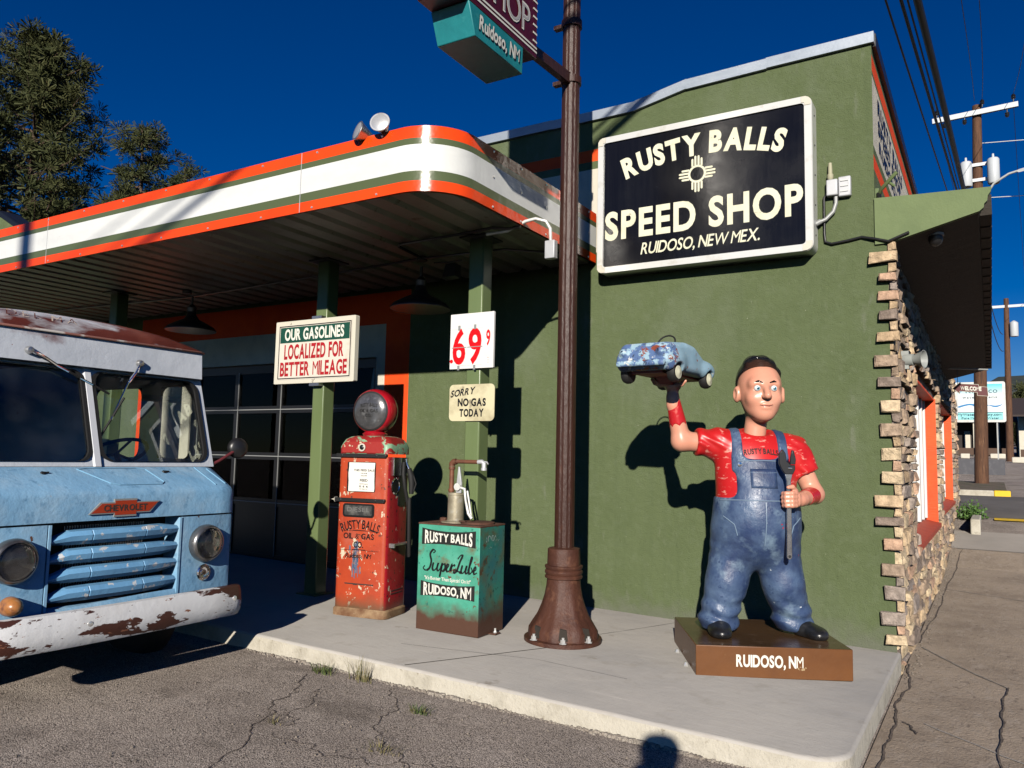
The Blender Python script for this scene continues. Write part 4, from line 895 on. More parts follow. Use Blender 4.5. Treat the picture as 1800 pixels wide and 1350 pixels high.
for z in (.27, .45): q.lathe([(.026, -.012), (.028, 0), (.026, .012)], (-.10, -.02, H2 + z), (0, 0, 1), 8)
cop = mat('rusty_pipe', (.22, .085, .045), .6, metal=.2, layers=[((.12, .05, .03), 9, .4, .7, 6), ((.34, .17, .10), 15, .6, .75)], bump=(30, .002)); q.build('spout_pipe', cop, O, smooth=50, local=True)
q = MB(); q.tube([(.15, -.02, H2 + .505), (.19, -.02, H2 + .507), (.205, -.02, H2 + .495), (.208, -.02, H2 + .44)], .019, 12); q.lathe([(.025, -.01), (.025, .012), (0, .012)], (.207, -.02, H2 + .45), (0, 0, -1), 8); q.tube([(.2, -.02, H2 + .51), (.235, -.02, H2 + .505), (.25, -.03, H2 + .49)], .006); q.build('spout_nozzle', M['greymetal'], O, smooth=50, local=True)
q = MB(); q.prism([(-.045, .25), (.005, .25), (.008, .33), (-.015, .46), (-.026, .465), (-.04, .33)], lambda u, v, k: (u, -.04 + .018 * k, H2 + v)); q.build('handle_post', M['greymetal'], O, local=True, bevel=.003)
q = MB(); q.tube([(-.02, -.05, H2 + .30), (.045, -.045, H2 + .285), (.055, -.045, H2 + .20), (.085, -.045, H2 + .09), (.12, -.045, H2 + .05)], [.012, .012, .010, .012, .013], 10); q.lathe([(.03, -.012), (.03, .012), (0, .014)], (-.02, -.05, H2 + .30), (0, -1, 0), 14); q.tube([(.055, -.02, H2 + .27), (.075, -.02, H2 + .18), (.10, -.02, H2 + .06)], .008); q.build('crank_handle', M['signframe'], O, smooth=40, local=True)
q = MB(); q.box((W2 / 2 - .01, -.03, .002), (W2 / 2 + .06, .05, .010)); q.build('foot_lug', ru, O, local=True)
q = MB(); q.lathe([(.016, .0), (.016, .012), (.009, .013), (.009, .035), (0, .036)], (W2 / 2 + .035, .01, .010), (0, 0, 1), 8); q.build('anchor_bolt', M['zinc'], O, local=True)
yf = -D2 / 2
def banner(zc, s, bow, wd, hgt, nm):
    q = MB(); n = 16; hw = .255
    top = [(-hw + 2 * hw * i / n, zc + hgt / 2 + bow * (2 * i / n - 1) ** 2) for i in range(n + 1)]; bot = [(-hw + 2 * hw * i / n, zc - hgt / 2 - .6 * bow * (2 * i / n - 1) ** 2) for i in range(n + 1)]
    q.ring([[(u, yf - .002, v) for u, v in bot], [(u, yf - .002, v) for u, v in top]], 0, False, False)
    q.build('banner', mat('banner_black', (.015, .015, .014), .5, layers=[((.10, .12, .09), 22, .62, .68, 6)]), O, local=True)
    q = MB(); text(q, s, lambda u, v: (u, yf - .004, zc + (v - .029) * (1 + .9 * (u / .25) ** 2 * (bow / .02)) - .0), width=wd, h=.058, weight=.035, gap=.05, space=.25); q.build('banner_lettering', M['letterw'], O, local=True)
banner(.735, 'RUSTY BALLS', .020, .45, .10, 'a'); banner(.325, 'RUIDOSO, NM', .018, .45, .09, 'b')
# brush script drawn as strokes
def stroke(q, pts, w0, fn):
    P = [Vector((x, y)) for x, y in pts]; S = []
    for i in range(len(P) - 1):
        p0, p1, p2, p3 = P[max(i - 1, 0)], P[i], P[i + 1], P[min(i + 2, len(P) - 1)]
        for k in range(6):
            t = k / 6; S.append(.5 * ((2 * p1) + (p2 - p0) * t + (2 * p0 - 5 * p1 + 4 * p2 - p3) * t * t + (3 * p1 - p0 - 3 * p2 + p3) * t ** 3))
    S.append(P[-1]); rows = []
    for i, p in enumerate(S):
        d = (S[min(i + 1, len(S) - 1)] - S[max(i - 1, 0)]).normalized(); n = Vector((-d.y, d.x)); ww = w0 * (1.15 if d.y < -.3 else .62) * (1 if 0 < i < len(S) - 1 else .5)
        rows.append([fn(*(p + n * ww)), fn(*(p - n * ww))])
    q.ring(rows, 0, False, False)
q = MB(); sf_ = lambda u, v: (-.245 + u * .0465 + v * .006, yf - .003, .475 + v * .052)
for st_ in ([(1.9, 2.6), (2.3, 2.9), (1.8, 3.1), (1.3, 2.4), (1.7, 1.4), (1.5, .3), (.8, -.1), (.2, .2), (.5, .6)], [(2.2, 1.2), (2.1, .3), (2.5, .0), (3.0, .5), (3.2, 1.2), (3.05, .3), (3.4, .0), (3.7, .4)], [(3.7, .4), (4.0, 1.2), (3.8, -.9), (4.0, .7), (4.5, 1.1), (4.7, .5), (4.3, .0), (4.0, .2)], [(4.5, .0), (5.1, .5), (5.4, 1.0), (5.1, 1.1), (4.95, .5), (5.2, .0), (5.6, .2)], [(5.6, .2), (5.95, 1.2), (5.9, .1), (6.0, .7), (6.4, 1.1), (6.6, .9)],
            [(7.0, 2.0), (7.5, 2.6), (7.9, 2.6), (7.5, 1.6), (7.1, .3), (6.5, -.1), (6.6, .4), (7.4, .2), (8.0, .0)], [(8.1, 1.2), (7.95, .3), (8.3, .0), (8.75, .5), (8.95, 1.2), (8.8, .3), (9.1, .0), (9.3, .3)], [(9.3, .3), (9.9, 2.2), (9.7, 2.4), (9.45, .6), (9.7, .0), (10.1, .5), (9.8, 1.0)], [(10.1, .3), (10.8, .7), (10.7, 1.15), (10.4, .6), (10.6, .05), (11.1, .3)]): stroke(q, st_, .16, sf_)
q.build('script_lettering', M['black'], O, local=True)
q = MB(); text(q, "\"It's Better Than Spittin' On It!\"", lambda u, v: (u, yf - .003, .400 + v), width=.44, h=.026, weight=.015, gap=.03, space=.2); q.build('motto', M['letterw'], O, local=True)
q = MB(); text(q, '100%', lambda u, v: (W2 / 2 + .002, u * 1.0 + .0, .715 + v), width=.2, h=.05, weight=0, gap=.1); text(q, 'LUBE', lambda u, v: (W2 / 2 + .002, u + .01, .665 + v), width=.17, h=.028, weight=0, gap=.1)
q.build('faded_lettering', mat('faded_white', (.35, .45, .42), .6, layers=[((.03, .2, .155), 18, .45, .5, 6)]), O, local=True)

# ================================================================== TRUCK
T = thing('delivery_truck', 'old blue and white step van with rusty roof parked beside the concrete island', 'truck', (-5.5, -3.9, -.02))
YC = -3.87
bl = mat('truck_blue', (.25, .47, .68), .55, spec=.45, layers=[((.18, .39, .61), 2.2, .4, .7, 6), ((.36, .54, .69), 4.5, .46, .76, 7), ((.10, .24, .40), 12, .58, .75, 5), ((.40, .46, .50), 7, .67, .71, 7), ((.13, .055, .03), 9, .705, .715, 8)], bump=(1.6, .02), bump2=(30, .0012))
wt = mat('truck_white', (.62, .66, .72), .45, layers=[((.5, .54, .60), 2.6, .42, .72, 5), ((.16, .05, .04), 1.1, .66, .78, 7), ((.45, .3, .25), 14, .69, .71, 6)], bump=(1.8, .012))
hdr = mat('truck_header_white', (.66, .70, .76), .42, layers=[((.55, .59, .65), 2.6, .42, .72, 5), ((.17, .05, .042), 1.25, .53, .64, 8, (1, 1, 1.6), .2), ((.3, .12, .1), 16, .70, .715, 6)], bump=(1.8, .012))
rust = mat('rust_roof', (.115, .024, .016), .42, layers=[((.07, .016, .012), 1.6, .42, .7, 6), ((.17, .045, .03), 6, .5, .75, 5), ((.56, .59, .63), 1.5, .535, .65, 8, (1, .8, 3.0), .3)], zband=None, bump=(12, .0015))
chip = mat('chipped_white_bumper', (.78, .78, .78), .42, layers=[((.68, .67, .65), 5, .45, .75, 5), ((.07, .024, .016), 2.4, .56, .572, 9, (1.6, 1, 3.0), .3), ((.28, .12, .07), 7, .66, .68, 8, (1.5, 1, 3)), ((.08, .03, .02), 16, .66, .672, 6, (1.5, 1, 4))], bump=(6, .004), bump2=(2.6, .006))
gasket = M['matblack']
F0 = -3.93
def yr(w): return (YC - w, YC + w)
# --- nose: top cowl (hood front strip + sloping shelf)
q = MB(); hw = .88
prof = [(F0 + .005, .998), (F0 + .002, 1.14), (F0 - .006, 1.165), (F0 - .022, 1.185), (-4.20, 1.312), (-4.24, 1.318), (-4.30, 1.318), (-4.30, .998)]
sec = lambda y, s: [(x - (F0 - x > -1) * s * .0 + (-(s) if x > -4.2 else 0), y, z - (s * .35 if z > 1.1 else 0)) for x, z in prof]
q.ring([sec(YC - hw, .05), sec(YC - hw + .02, .018), sec(YC - hw + .06, 0)] + [sec(y, 0) for y in frange(YC - .75, YC + .75, .3)] + [sec(YC + hw - .06, 0), sec(YC + hw - .02, .018), sec(YC + hw, .05)], 0)
body = q.build('hood', bl, T, smooth=28)
# hood details: vent outline, access panel lines, dents
q = MB()
def on_shelf(y, t): x = -3.955 + (-4.20 + 3.955) * t; return Vector((x, y, 1.187 + (1.312 - 1.187) * t + .003))
def seam(pts, r=.004): q.tube([on_shelf(*p) for p in pts], r, 6)
seam([(-4.03, .9), (-3.96, .95), (-3.62, .95), (-3.56, .88), (-3.52, .25), (-3.55, .15), (-3.85, .15), (-3.90, .22), (-4.03, .9)]); seam([(-3.16, .98), (-3.14, .05)]); seam([(-3.07, .9), (-3.05, .1)])
q.build('seam', mat('truck_blue_seam', (.22, .45, .66), .4), body)
for y, t in ((-4.26, .72), (-3.44, .74)):
    q = MB(); q.lathe([(.016, 0), (.012, .008), (0, .009)], on_shelf(y, t), (.4, 0, .9), 8); q.box(on_shelf(y + .005, t) - Vector((.006, 0, 0)), on_shelf(y + .035, t) + Vector((.006, 0, .01))); q.build('hinge', M['black'], body)
# --- front side panels (headlight panels), lower valance, inner dark
for s in (-1, 1):
    q = MB(); a = .435; b = .885
    rows = []
    pr_ = [(F0 - .012, a), (F0, a + .012), (F0, b - .07), (F0 - .012, b - .03), (F0 - .05, b), (-4.35, b + .005), (-4.35, a)]
    ordr = [(x, YC + s * y) for x, y in pr_]
    q.ring([[(x, y, z) for x, y in ordr] for z in (.36, .60, .80, .986)], 0); q.build('headlight_panel', bl, T, smooth=30)
q = MB(); q.ring([[(F0 - .01, y, .50 + .015 * math.sin((y + 4) * 3)), (F0 + .008, y, .475), (F0 + .002, y, .40), (F0 - .06, y, .40), (F0 - .06, y, .50)] for y in frange(YC - .432, YC + .432, .1)], 0); q.build('valance', bl, T, smooth=35)
q = MB(); q.box((-4.28, YC - .5, .36), (F0 - .17, YC + .5, 1.0)); q.build('radiator_core', M['dark'], T)
q = MB()
for y in frange(YC - .26, YC + .26, .016): q.box((F0 - .168, y - .0025, .5), (F0 - .155, y + .0025, .96))
q.build('radiator_fins', M['steel'], T)
for s in (-1, 1):
    q = MB(); q.box((F0 - .15, YC + s * .432 - .008, .44), (F0 + .006, YC + s * .432 + .008, .985)); q.build('grille_surround', bl, T)
for i, z in enumerate((.905, .795, .685, .572)):
    q = MB(); hgt = .045
    rows = []
    for y in [-.425, -.40, -.36, -.31, -.19, -.185, -.18, .0, .16, .165, .17, .30, .36, .40, .425]:
        e = max(0, (abs(y) - .30) / .125); hh = hgt * (1 - .62 * e * (1 if y < 0 else .55)); bul = .045 * (1 - (y / .43) ** 2); st_ = .006 if abs(y + .185) < .004 or abs(y - .165) < .004 else 0
        zz = z - (.022 * e if y < 0 else 0); xx = F0 - .035 + bul
        rows.append([(xx - .03, YC + y, zz + hh), (xx + .012 - st_, YC + y, zz + hh * .85), (xx + .03 - st_, YC + y, zz + hh * .25), (xx + .022 - st_, YC + y, zz - hh * .45), (xx - .005, YC + y, zz - hh), (xx - .04, YC + y, zz - hh * .8)])
    q.ring(rows, 0); q.build('grille_bar', mat('grille_blue', (.18, .41, .66), .4, layers=[((.14, .34, .58), 3, .4, .7), ((.62, .64, .66), 9, .61, .625, 9, (1, 1, 1)), ((.16, .05, .03), 8, .715, .725, 7)], bump=(2, .01)) if i == 0 else bpy.data.materials['grille_blue'], T, smooth=18)
# badge
q = MB(); bx = [(-.235, -.035), (-.075, -.035), (-.075, -.055), (.075, -.055), (.075, -.035), (.17, -.035), (.235, .035), (.075, .035), (.075, .055), (-.075, .055), (-.075, .035), (-.165, .035)]
zb = 1.07; q.prism(bx, lambda u, v, k: (F0 + .002 + .014 * k, YC + .02 + u, zb + v)); bo = q.build('badge', M['conduit'], T)
q = MB(); q.prism([(u * .945, v * .8) for u, v in bx], lambda u, v, k: (F0 + .014 + .004 * k, YC + .02 + u, zb + v)); q.build('badge_enamel', mat('badge_red', (.42, .045, .012), .35), bo)
q = MB(); text(q, 'CHEVROLET', lambda u, v: (F0 + .0195, YC + .02 + u, zb - .018 + v), width=.29, h=.036, weight=.03, gap=.08); q.build('badge_lettering', mat('badge_dark', (.05, .04, .035), .4), bo)
# headlights
ref = mat('headlight_reflector', (.62, .62, .60), .32, metal=.12, spec=.8, layers=[((.25, .25, .25), 11, .48, .62, 5)], bump=(26, .006))
lens = glass('headlight_glass', (.92, .93, .93), 1.)
for s in (-1, 1):
    y = YC + s * .63; z = .80; c = (F0, y, z); n = (1, 0, 0)
    q = MB(); q.lathe([(.125, 0), (.128, .02), (.124, .045), (.114, .06), (.106, .064), (.101, .056)], c, n, 36); ho = q.build('headlight', mat('dull_chrome', (.22, .22, .22), .3, metal=.8, layers=[((.12, .11, .1), 8, .45, .7)]) if s < 0 else bpy.data.materials['dull_chrome'], T, smooth=50)
    q = MB(); q.lathe([(.102, .055), (.088, .036), (.055, .022), (.02, .018), (.018, .04), (0, .043)], c, n, 32); q.build('reflector', ref, ho, smooth=50)
    q = MB(); q.lathe([(.101, .062), (.08, .078), (.045, .087), (0, .090)], c, n, 32); q.build('lens', lens, ho, smooth=60)
# parking lamps
q = MB(); q.lathe([(.052, 0), (.055, .015), (.05, .06), (.036, .09), (.015, .105), (0, .107)], (F0, YC - .63, .555), (1, 0, 0), 24); q.build('parking_lamp', mat('amber_lens', (.42, .17, .05), .3, layers=[((.16, .06, .03), 9, .5, .65, 6), ((.5, .38, .25), 5, .6, .75)]), T, smooth=50)['label'] = 'amber bulb parking lamp'
q = MB(); q.lathe([(.055, 0), (.056, .012), (.048, .02), (.036, .02), (.034, .008), (.02, .006), (.018, .016), (0, .016)], (F0, YC + .63, .60), (1, 0, 0), 24); q.build('parking_lamp', M['chrome'], T, smooth=40)['label'] = 'chrome ring parking lamp without its lens'
# bumper
q = MB(); rows = []
for y, xo, k in [(-.94, -.22, .55), (-.935, -.14, .8), (-.915, -.06, .93), (-.87, -.02, 1), (-.6, .0, 1), (-.3, .012, 1), (0, .015, 1), (.3, .012, 1), (.6, 0, 1), (.80, -.008, 1), (.85, -.025, .97), (.878, -.06, .9), (.885, -.14, .7)]:
    xb = -3.77 + xo; zc_ = .40; h = .105 * k
    rows.append([(xb - .05, YC + y, zc_ + h), (xb - .012, YC + y, zc_ + h * .96), (xb + .004, YC + y, zc_ + h * .55), (xb + .012, YC + y, zc_ - h * .1), (xb + .004, YC + y, zc_ - h * .62), (xb - .02, YC + y, zc_ - h * .96), (xb - .06, YC + y, zc_ - h), (xb - .05, YC + y, zc_)])
q.ring(rows, 0); bu = q.build('bumper', chip, T, smooth=50)
for y in (-.26, .78):
    q = MB(); q.lathe([(.02, 0), (.016, .010), (0, .013)], (-3.757 if y < 0 else -3.775, YC + y, .42), (1, 0, 0), 12); q.build('bumper_bolt', M['zinc'], bu, smooth=40)
# --- cab: windscreen frame
WB, WT, ZB, ZT = -4.225, -4.44, 1.318, 1.985                # base / top of the raked screen
wx = lambda z: WB + (WT - WB) * (z - ZB) / (ZT - ZB)
def screen(u, v, d=0): return (wx(v) + d, u, v)              # point on the screen plane
q = MB(); panes = [(YC + .03, YC + .845), (YC - .845, YC - .03)]
outerp = [(YC - .90, ZB), (YC + .90, ZB), (YC + .885, ZT), (YC - .885, ZT)]
def hole(y0, y1): return rr_poly(y0, y1, ZB + .035, ZT - .03, .085, 5)
# frame made of strips round each pane
for y0, y1 in panes:
    H_ = hole(y0, y1); O_ = rr_poly(y0 - (.055 if y0 < YC - .5 else .032), y1 + (.055 if y1 > YC + .5 else .032), ZB, ZT, .004, 5)
    q.ring([[screen(u, v, -.03) for u, v in H_], [screen(u, v, .004) for u, v in H_], [screen(u, v, .004) for u, v in O_], [screen(u, v, -.03) for u, v in O_]], 0, True, False)
fr_ = q.build('windscreen_frame', wt, T, smooth=30)
q = MB(); q.ring([[screen(YC + a, z, b) for a, b in ((-.028, .006), (-.02, .02), (.02, .02), (.028, .006))] for z in (ZB, ZT)], 0); q.build('centre_post', mat('worn_white_post', (.66, .68, .72), .45, layers=[((.18, .05, .04), 4, .55, .68, 6)]), fr_)
WG = glass('windscreen_glass', (.86, .9, .88), .8, haze=.03)
for y0, y1 in panes:
    q = MB(); A = hole(y0 - .012, y1 + .012); Bq = hole(y0 + .018, y1 - .018)
    q.ring([[screen(u, v, .006) for u, v in A], [screen(u, v, .016) for u, v in A], [screen(u, v, .016) for u, v in Bq], [screen(u, v, -.01) for u, v in Bq]], 0, True, False); q.build('gasket', gasket, fr_, smooth=30)
    q = MB(); q.prism(hole(y0 + .01, y1 - .01), lambda u, v, k: screen(u, v, -.002 - .004 * k)); q.build('windscreen', WG, T)
# header above the screen, drip rail, roof
q = MB(); hw = .905
prof = [(WT + .05, ZT - .015), (WT + .065, ZT - .01), (WT + .05, 2.175), (WT - .2, 2.175), (WT - .2, ZT - .015)]
q.ring([[(x - (.05 if x > WT - .1 else 0), YC - hw, z) for x, z in prof], [(x, YC - hw + .035, z) for x, z in prof]] + [[(x, y, z) for x, z in prof] for y in (YC - .4, YC, YC + .4)] + [[(x, YC + hw - .035, z) for x, z in prof], [(x - (.05 if x > WT - .1 else 0), YC + hw, z) for x, z in prof]], 0); q.build('header', hdr, T, smooth=30)
q = MB(); q.tube([(WT - .1, YC - .915, 2.178), (WT + .03, YC - .9, 2.178), (WT + .06, YC - .85, 2.178), (WT + .06, YC + .85, 2.178), (WT + .03, YC + .9, 2.178), (WT - .1, YC + .915, 2.178)], .009, 8); q.build('drip_rail', mat('rusted_seam', (.30, .13, .10), .5, layers=[((.6, .55, .5), 6, .5, .6, 6)]), T, smooth=50)
q = MB(); rows = []
for x, k in ((WT + .05, 0), (WT + .045, .25), (WT + .02, .5), (WT - .05, .72), (WT - .18, .9), (WT - .4, 1), (-6.5, 1), (-8.35, 1)):
    row = []
    for i in range(33):
        a = math.pi * i / 32; y = math.cos(a); zz = 2.18 + (.165 * k) * (1 - abs(y) ** 3.2) ** .8; row.append((x, YC + .905 * y, zz))
    rows.append(row)
q.ring(rows, 0, False, False); ro = q.build('roof', rust, T, smooth=50)
q = MB(); text(q, 'ES DEL MA', lambda u, v: (WT + .055 - .02 * ((v + .075) / .06), YC - .40 + u, 2.25 + v), width=.62, h=.035, weight=-.012, gap=.3); q.build('scratched_lettering', mat('scratch', (.62, .5, .42), .6, layers=[((.115, .024, .016), 18, .48, .52, 5)]), ro)
# sides with window openings, floor, rear
def side(s):
    y0, y1 = YC + s * .885, YC + s * .905; q = MB(); x_ = -4.30
    wins = [(-4.89, -4.50), (-5.80, -5.14)] if s > 0 else [(-5.3, -4.55), (-6.6, -5.6)]
    q.box((-8.35, y0, .40), (x_, y1, 1.318)); x_ = -4.455; q.box((-8.35, y0, 1.318), (x_ + .16, y1, 1.37)); q.box((-8.35, y0, 1.93), (x_, y1, 2.178))
    cur = x_
    for a, b in sorted(wins, reverse=True): q.box((b, y0, 1.37), (cur, y1, 1.93)); cur = a
    q.box((-8.35, y0, 1.37), (cur, y1, 1.93)); so2 = q.build('side_panel', [wt], T)
    g = MB()
    for a, b in wins:
        P_ = rr_poly(a, b, 1.37, 1.93, .07); Q_ = [(a - .003, 1.367), (b + .003, 1.367), (b + .003, 1.933), (a - .003, 1.933)]
        n = len(P_); cor = [(b, 1.37), (b, 1.93), (a, 1.93), (a, 1.37)]
        for ci in range(4):
            arc_ = P_[ci * 6:(ci + 1) * 6]; g.prism([cor[ci]] + arc_[::-1], lambda u, v, k: (u, y0 - .001 * s + (y1 - y0 + .002 * s) * k, v))
    g.build('window_corner', gasket, so2)
side(1); side(-1)
q = MB(); q.box((-8.37, YC - .9, .40), (-8.33, YC + .9, 2.18)); q.box((-8.33, YC - .88, .40), (-4.3, YC + .88, .46)); q.build('floor', M['dark'], T)
q = MB(); q.box((-8.30, YC - .88, .46), (-8.28, YC + .88, 2.17)); q.box((-6.02, YC - .2, .46), (-5.98, YC + .88, 1.32)); q.build('bulkhead', M['dark'], T)
q = MB(); q.box((-4.55, YC - .86, 1.16), (-4.26, YC + .86, 1.30)); q.build('dashboard', mat('dash_grey', (.06, .065, .06), .5), T, bevel=.02)
q = MB(); q.lathe([(.0, 0), (.0, 0)], (0, 0, 0)); q = MB()
c = Vector((-4.72, YC + .44, 1.40)); ax = Vector((-.5, 0, .86)).normalized(); a_ = Vector((0, 1, 0)); b_ = ax.cross(a_)
q.tube([c + (a_ * math.cos(t) + b_ * math.sin(t)) * .21 for t in [2 * math.pi * k / 28 for k in range(29)]], .013, 8)
for t in (.5, 2.6, 4.7): q.tube([c, c + (a_ * math.cos(t) + b_ * math.sin(t)) * .21], .010, 6)
q.tube([c, c - ax * .5], .02, 8); q.build('steering_wheel', M['matblack'], T, smooth=50)
st_m = mat('seat_tan', (.42, .31, .18), .7)
q = MB(); q.box((-5.35, YC - .75, .75), (-4.95, YC - .15, .9)); q.box((-5.45, YC - .75, .85), (-5.3, YC - .15, 1.36)); q.build('seat', st_m, T, bevel=.05, segs=3)
q = MB(); q.box((-5.35, YC + .2, .75), (-4.95, YC + .7, .9)); q.build('seat', M['dark'], T, bevel=.04, segs=3)
# wipers
for (y0, z0), (y1, z1), (y2, z2) in (((YC - .40, 2.04), (YC - .22, 1.965), (YC + .02, 1.86)), ((YC + .35, 2.04), (YC + .27, 1.90), (YC + .12, 1.63))):
    q = MB(); X = lambda z: (WT + .075 if z > ZT else wx(z) + .03)
    q.tube([(X(z0), y0, z0), (X(z0) + .015, (y0 + y1) / 2, (z0 + z1) / 2), (wx(z1) + .05, y1, z1)], .010, 8); q.tube([(wx(z1) + .05, y1, z1), (wx(z2) + .03, y2, z2)], .007, 6); wo2 = q.build('wiper', M['chrome'], T, smooth=40)
    q = MB(); q.lathe([(.024, -.03), (.026, 0), (.02, .02), (0, .024)], (WT + .07, y0, z0), (1, 0, 0), 12); q.build('wiper_pivot', M['steel'], wo2, smooth=40)
    q = MB(); dv = Vector((0, y2 - y1, z2 - z1)).normalized() * .22; e = Vector((wx(z2) + .024, y2, z2))
    q.tube([e - dv * .8, e + dv * .6], .008, 6); q.build('wiper_blade', M['matblack'], wo2)
# mirror
q = MB(); q.tube([(-4.25, YC + .90, 1.33), (-4.24, YC + .96, 1.36), (-4.24, YC + 1.05, 1.41), (-4.24, YC + 1.12, 1.45)], .012, 8); mo = q.build('mirror_arm', mat('maroon_rod', (.13, .025, .03), .4), T, smooth=50)
q = MB(); q.lathe([(.0, .03), (.05, .025), (.075, .008), (.08, -.01), (.076, -.014), (0, -.014)], (-4.24, YC + 1.13, 1.46), (.9, -.35, .05), 24); q.build('mirror', M['black'], mo, smooth=50)
# wheels
def wheel(x, y):
    s = 1 if y > YC else -1
    q = MB(); q.lathe([(.22, -.09), (.33, -.10), (.365, -.07), (.37, 0), (.365, .07), (.33, .10), (.22, .09)], (x, y, .335 - .07), (0, s, 0), 32); t_ = q.build('wheel', M['matblack'], T, smooth=50)
    q = MB(); q.lathe([(.22, .09), (.20, .06), (.10, .04), (.06, .07), (0, .075)], (x, y, .265), (0, s, 0), 24); q.build('rim', M['steel'], t_, smooth=40)
for x in (-4.75, -7.3):
    for y in (YC - .72, YC + .72): wheel(x, y)
q = MB(); q.box((-8.2, YC - .35, .33), (-4.0, YC - .28, .42)); q.box((-8.2, YC + .28, .33), (-4.0, YC + .35, .42)); q.box((-4.78, YC - .65, .24), (-4.70, YC + .65, .30)); q.build('chassis', M['dark'], T)
# ================================================================== MECHANIC STATUE
A = thing('mechanic_statue', 'painted mechanic figure in red shirt and splattered blue overalls on a brown plinth', 'statue', (-.74, -.95, .008), R_(28.4))
# plinth
brown = mat('plinth_brown', (.17, .065, .018), .38, layers=[((.13, .048, .014), 3, .4, .7), ((.42, .30, .16), 16, .70, .71, 6)], bump=(3, .004))
btop = mat('plinth_top_brown', (.10, .055, .026), .22, layers=[((.07, .04, .02), 2.5, .4, .7, 5), ((.17, .11, .07), 6, .55, .8, 5)], bump=(4, .003))
q = MB(); q.box((-.515, -.46, .0), (.515, .46, .205)); q.m = [0, 1, 0, 0, 0, 0]; plo = q.build('plinth', [brown, btop], A, local=True, bevel=.005)
q = MB(); text(q, 'RUIDOSO, NM', lambda u, v: (-.03 + u, -.463, .075 + v), width=.44, h=.072, weight=.035, gap=.04, space=.25); q.build('plinth_lettering', M['letterw'], plo, local=True)
for x, y in ((-.545, -.25), (-.545, .12), (.545, .1)):
    q = MB(); q.box((x - .03, y - .03, 0), (x + .03, y + .03, .008)); q.lathe([(.018, 0), (.022, .012), (.012, .03), (0, .034)], (x, y, .008), (0, 0, 1), 10); q.build('anchor_lug', M['zinc'], plo, local=True)
# ---- figure
sk = mat('painted_skin', (.72, .33, .22), .34, spec=.5, layers=[((.66, .28, .18), 3, .45, .75), ((.78, .40, .29), 7, .6, .85)])
denim = mat('painted_denim', (.030, .055, .135), .25, spec=.5, layers=[((.095, .15, .25), 4.5, .42, .66, 8), ((.018, .03, .08), 3, .52, .72, 6), ((.21, .30, .39), 6, .55, .74, 9), ((.03, .055, .13), 26, .6, .68, 4), ((.62, .66, .70), 17, .70, .712, 5), ((.45, .02, .03), 9, .715, .725, 3)], bump=(7, .012), rrough=(9, .3, .6))
shirtm = mat('painted_red_shirt', (.60, .018, .018), .36, spec=.5, layers=[((.5, .012, .014), 4, .4, .7), ((.80, .30, .24), 16, .585, .66, 5, (1, 1, 2.2))])
hairm = mat('glossy_black_hair', (.006, .006, .007), .16, spec=.6, bump=(6, .01, (1, 4, 1)))
shoem = mat('black_shoe', (.012, .012, .013), .3, layers=[((.04, .04, .042), 8, .5, .75, 6)])
V3 = lambda *a: np.array(a, float)
Sh, El, Wr = V3(-.25, .0, 1.46), V3(-.50, -.02, 1.47), V3(-.565, -.05, 1.765)        # raised arm
Sh2, El2, Wr2 = V3(.26, .0, 1.42), V3(.385, -.03, 1.13), V3(.225, -.245, 1.10)      # arm with the wrench
def torso(P):
    d = sd_ell(P, (0, -.03, .98), (.275, .235, .34)); d = smin(d, sd_ell(P, (0, -.005, 1.28), (.265, .185, .26)), .10)
    d = smin(d, sd_caps(P, (-.20, .01, 1.45), (.20, .01, 1.43), .10), .09); return smin(d, sd_caps(P, (0, .01, 1.45), (.01, .0, 1.56), .09, .075), .05)
def legs(P):
    d = smin(sd_caps(P, (-.13, .0, .84), (-.20, -.03, .54), .165, .135), sd_caps(P, (-.20, -.03, .54), (-.255, -.02, .30), .13, .125), .04)
    e = smin(sd_caps(P, (.12, .0, .84), (.17, -.03, .54), .165, .135), sd_caps(P, (.17, -.03, .54), (.25, .02, .30), .13, .125), .04)
    fold = .009 * np.sin(P[..., 2] * 62 + P[..., 0] * 26 + 2.2 * np.sin(P[..., 0] * 13 + P[..., 1] * 9)) * (np.clip((.52 - P[..., 2]) / .2, 0, 1) + .45 * np.exp(-((P[..., 2] - .76) / .07) ** 2))
    return smin(d, e, .03) + fold
def overalls(P):
    x, y, z = P[..., 0], P[..., 1], P[..., 2]
    t = torso(P) - .016
    low = z - 1.10
    bib = np.maximum(np.maximum(np.abs(x) - .165, z - 1.36), y)
    bk = np.maximum(np.maximum(np.abs(x) - .13 + (z - 1.1) * .1, z - 1.38), -y)
    stp = np.maximum(np.abs(np.abs(x) - .15) - .035, 1.28 - z)
    reg = smin(smin(low, bib, .06), smin(bk, stp, .01), .05)
    d = smin(smax(t, reg, .012), legs(P), .07)
    cuff = np.maximum(legs(P) - .008, np.maximum(z - .30, .225 - z))
    return smax(smin(d, cuff, .02), .222 - z, .01)
ov = sculpt('overalls', overalls, (-.46, -.36, .21), (.46, .34, 1.62), .0125, denim, A)
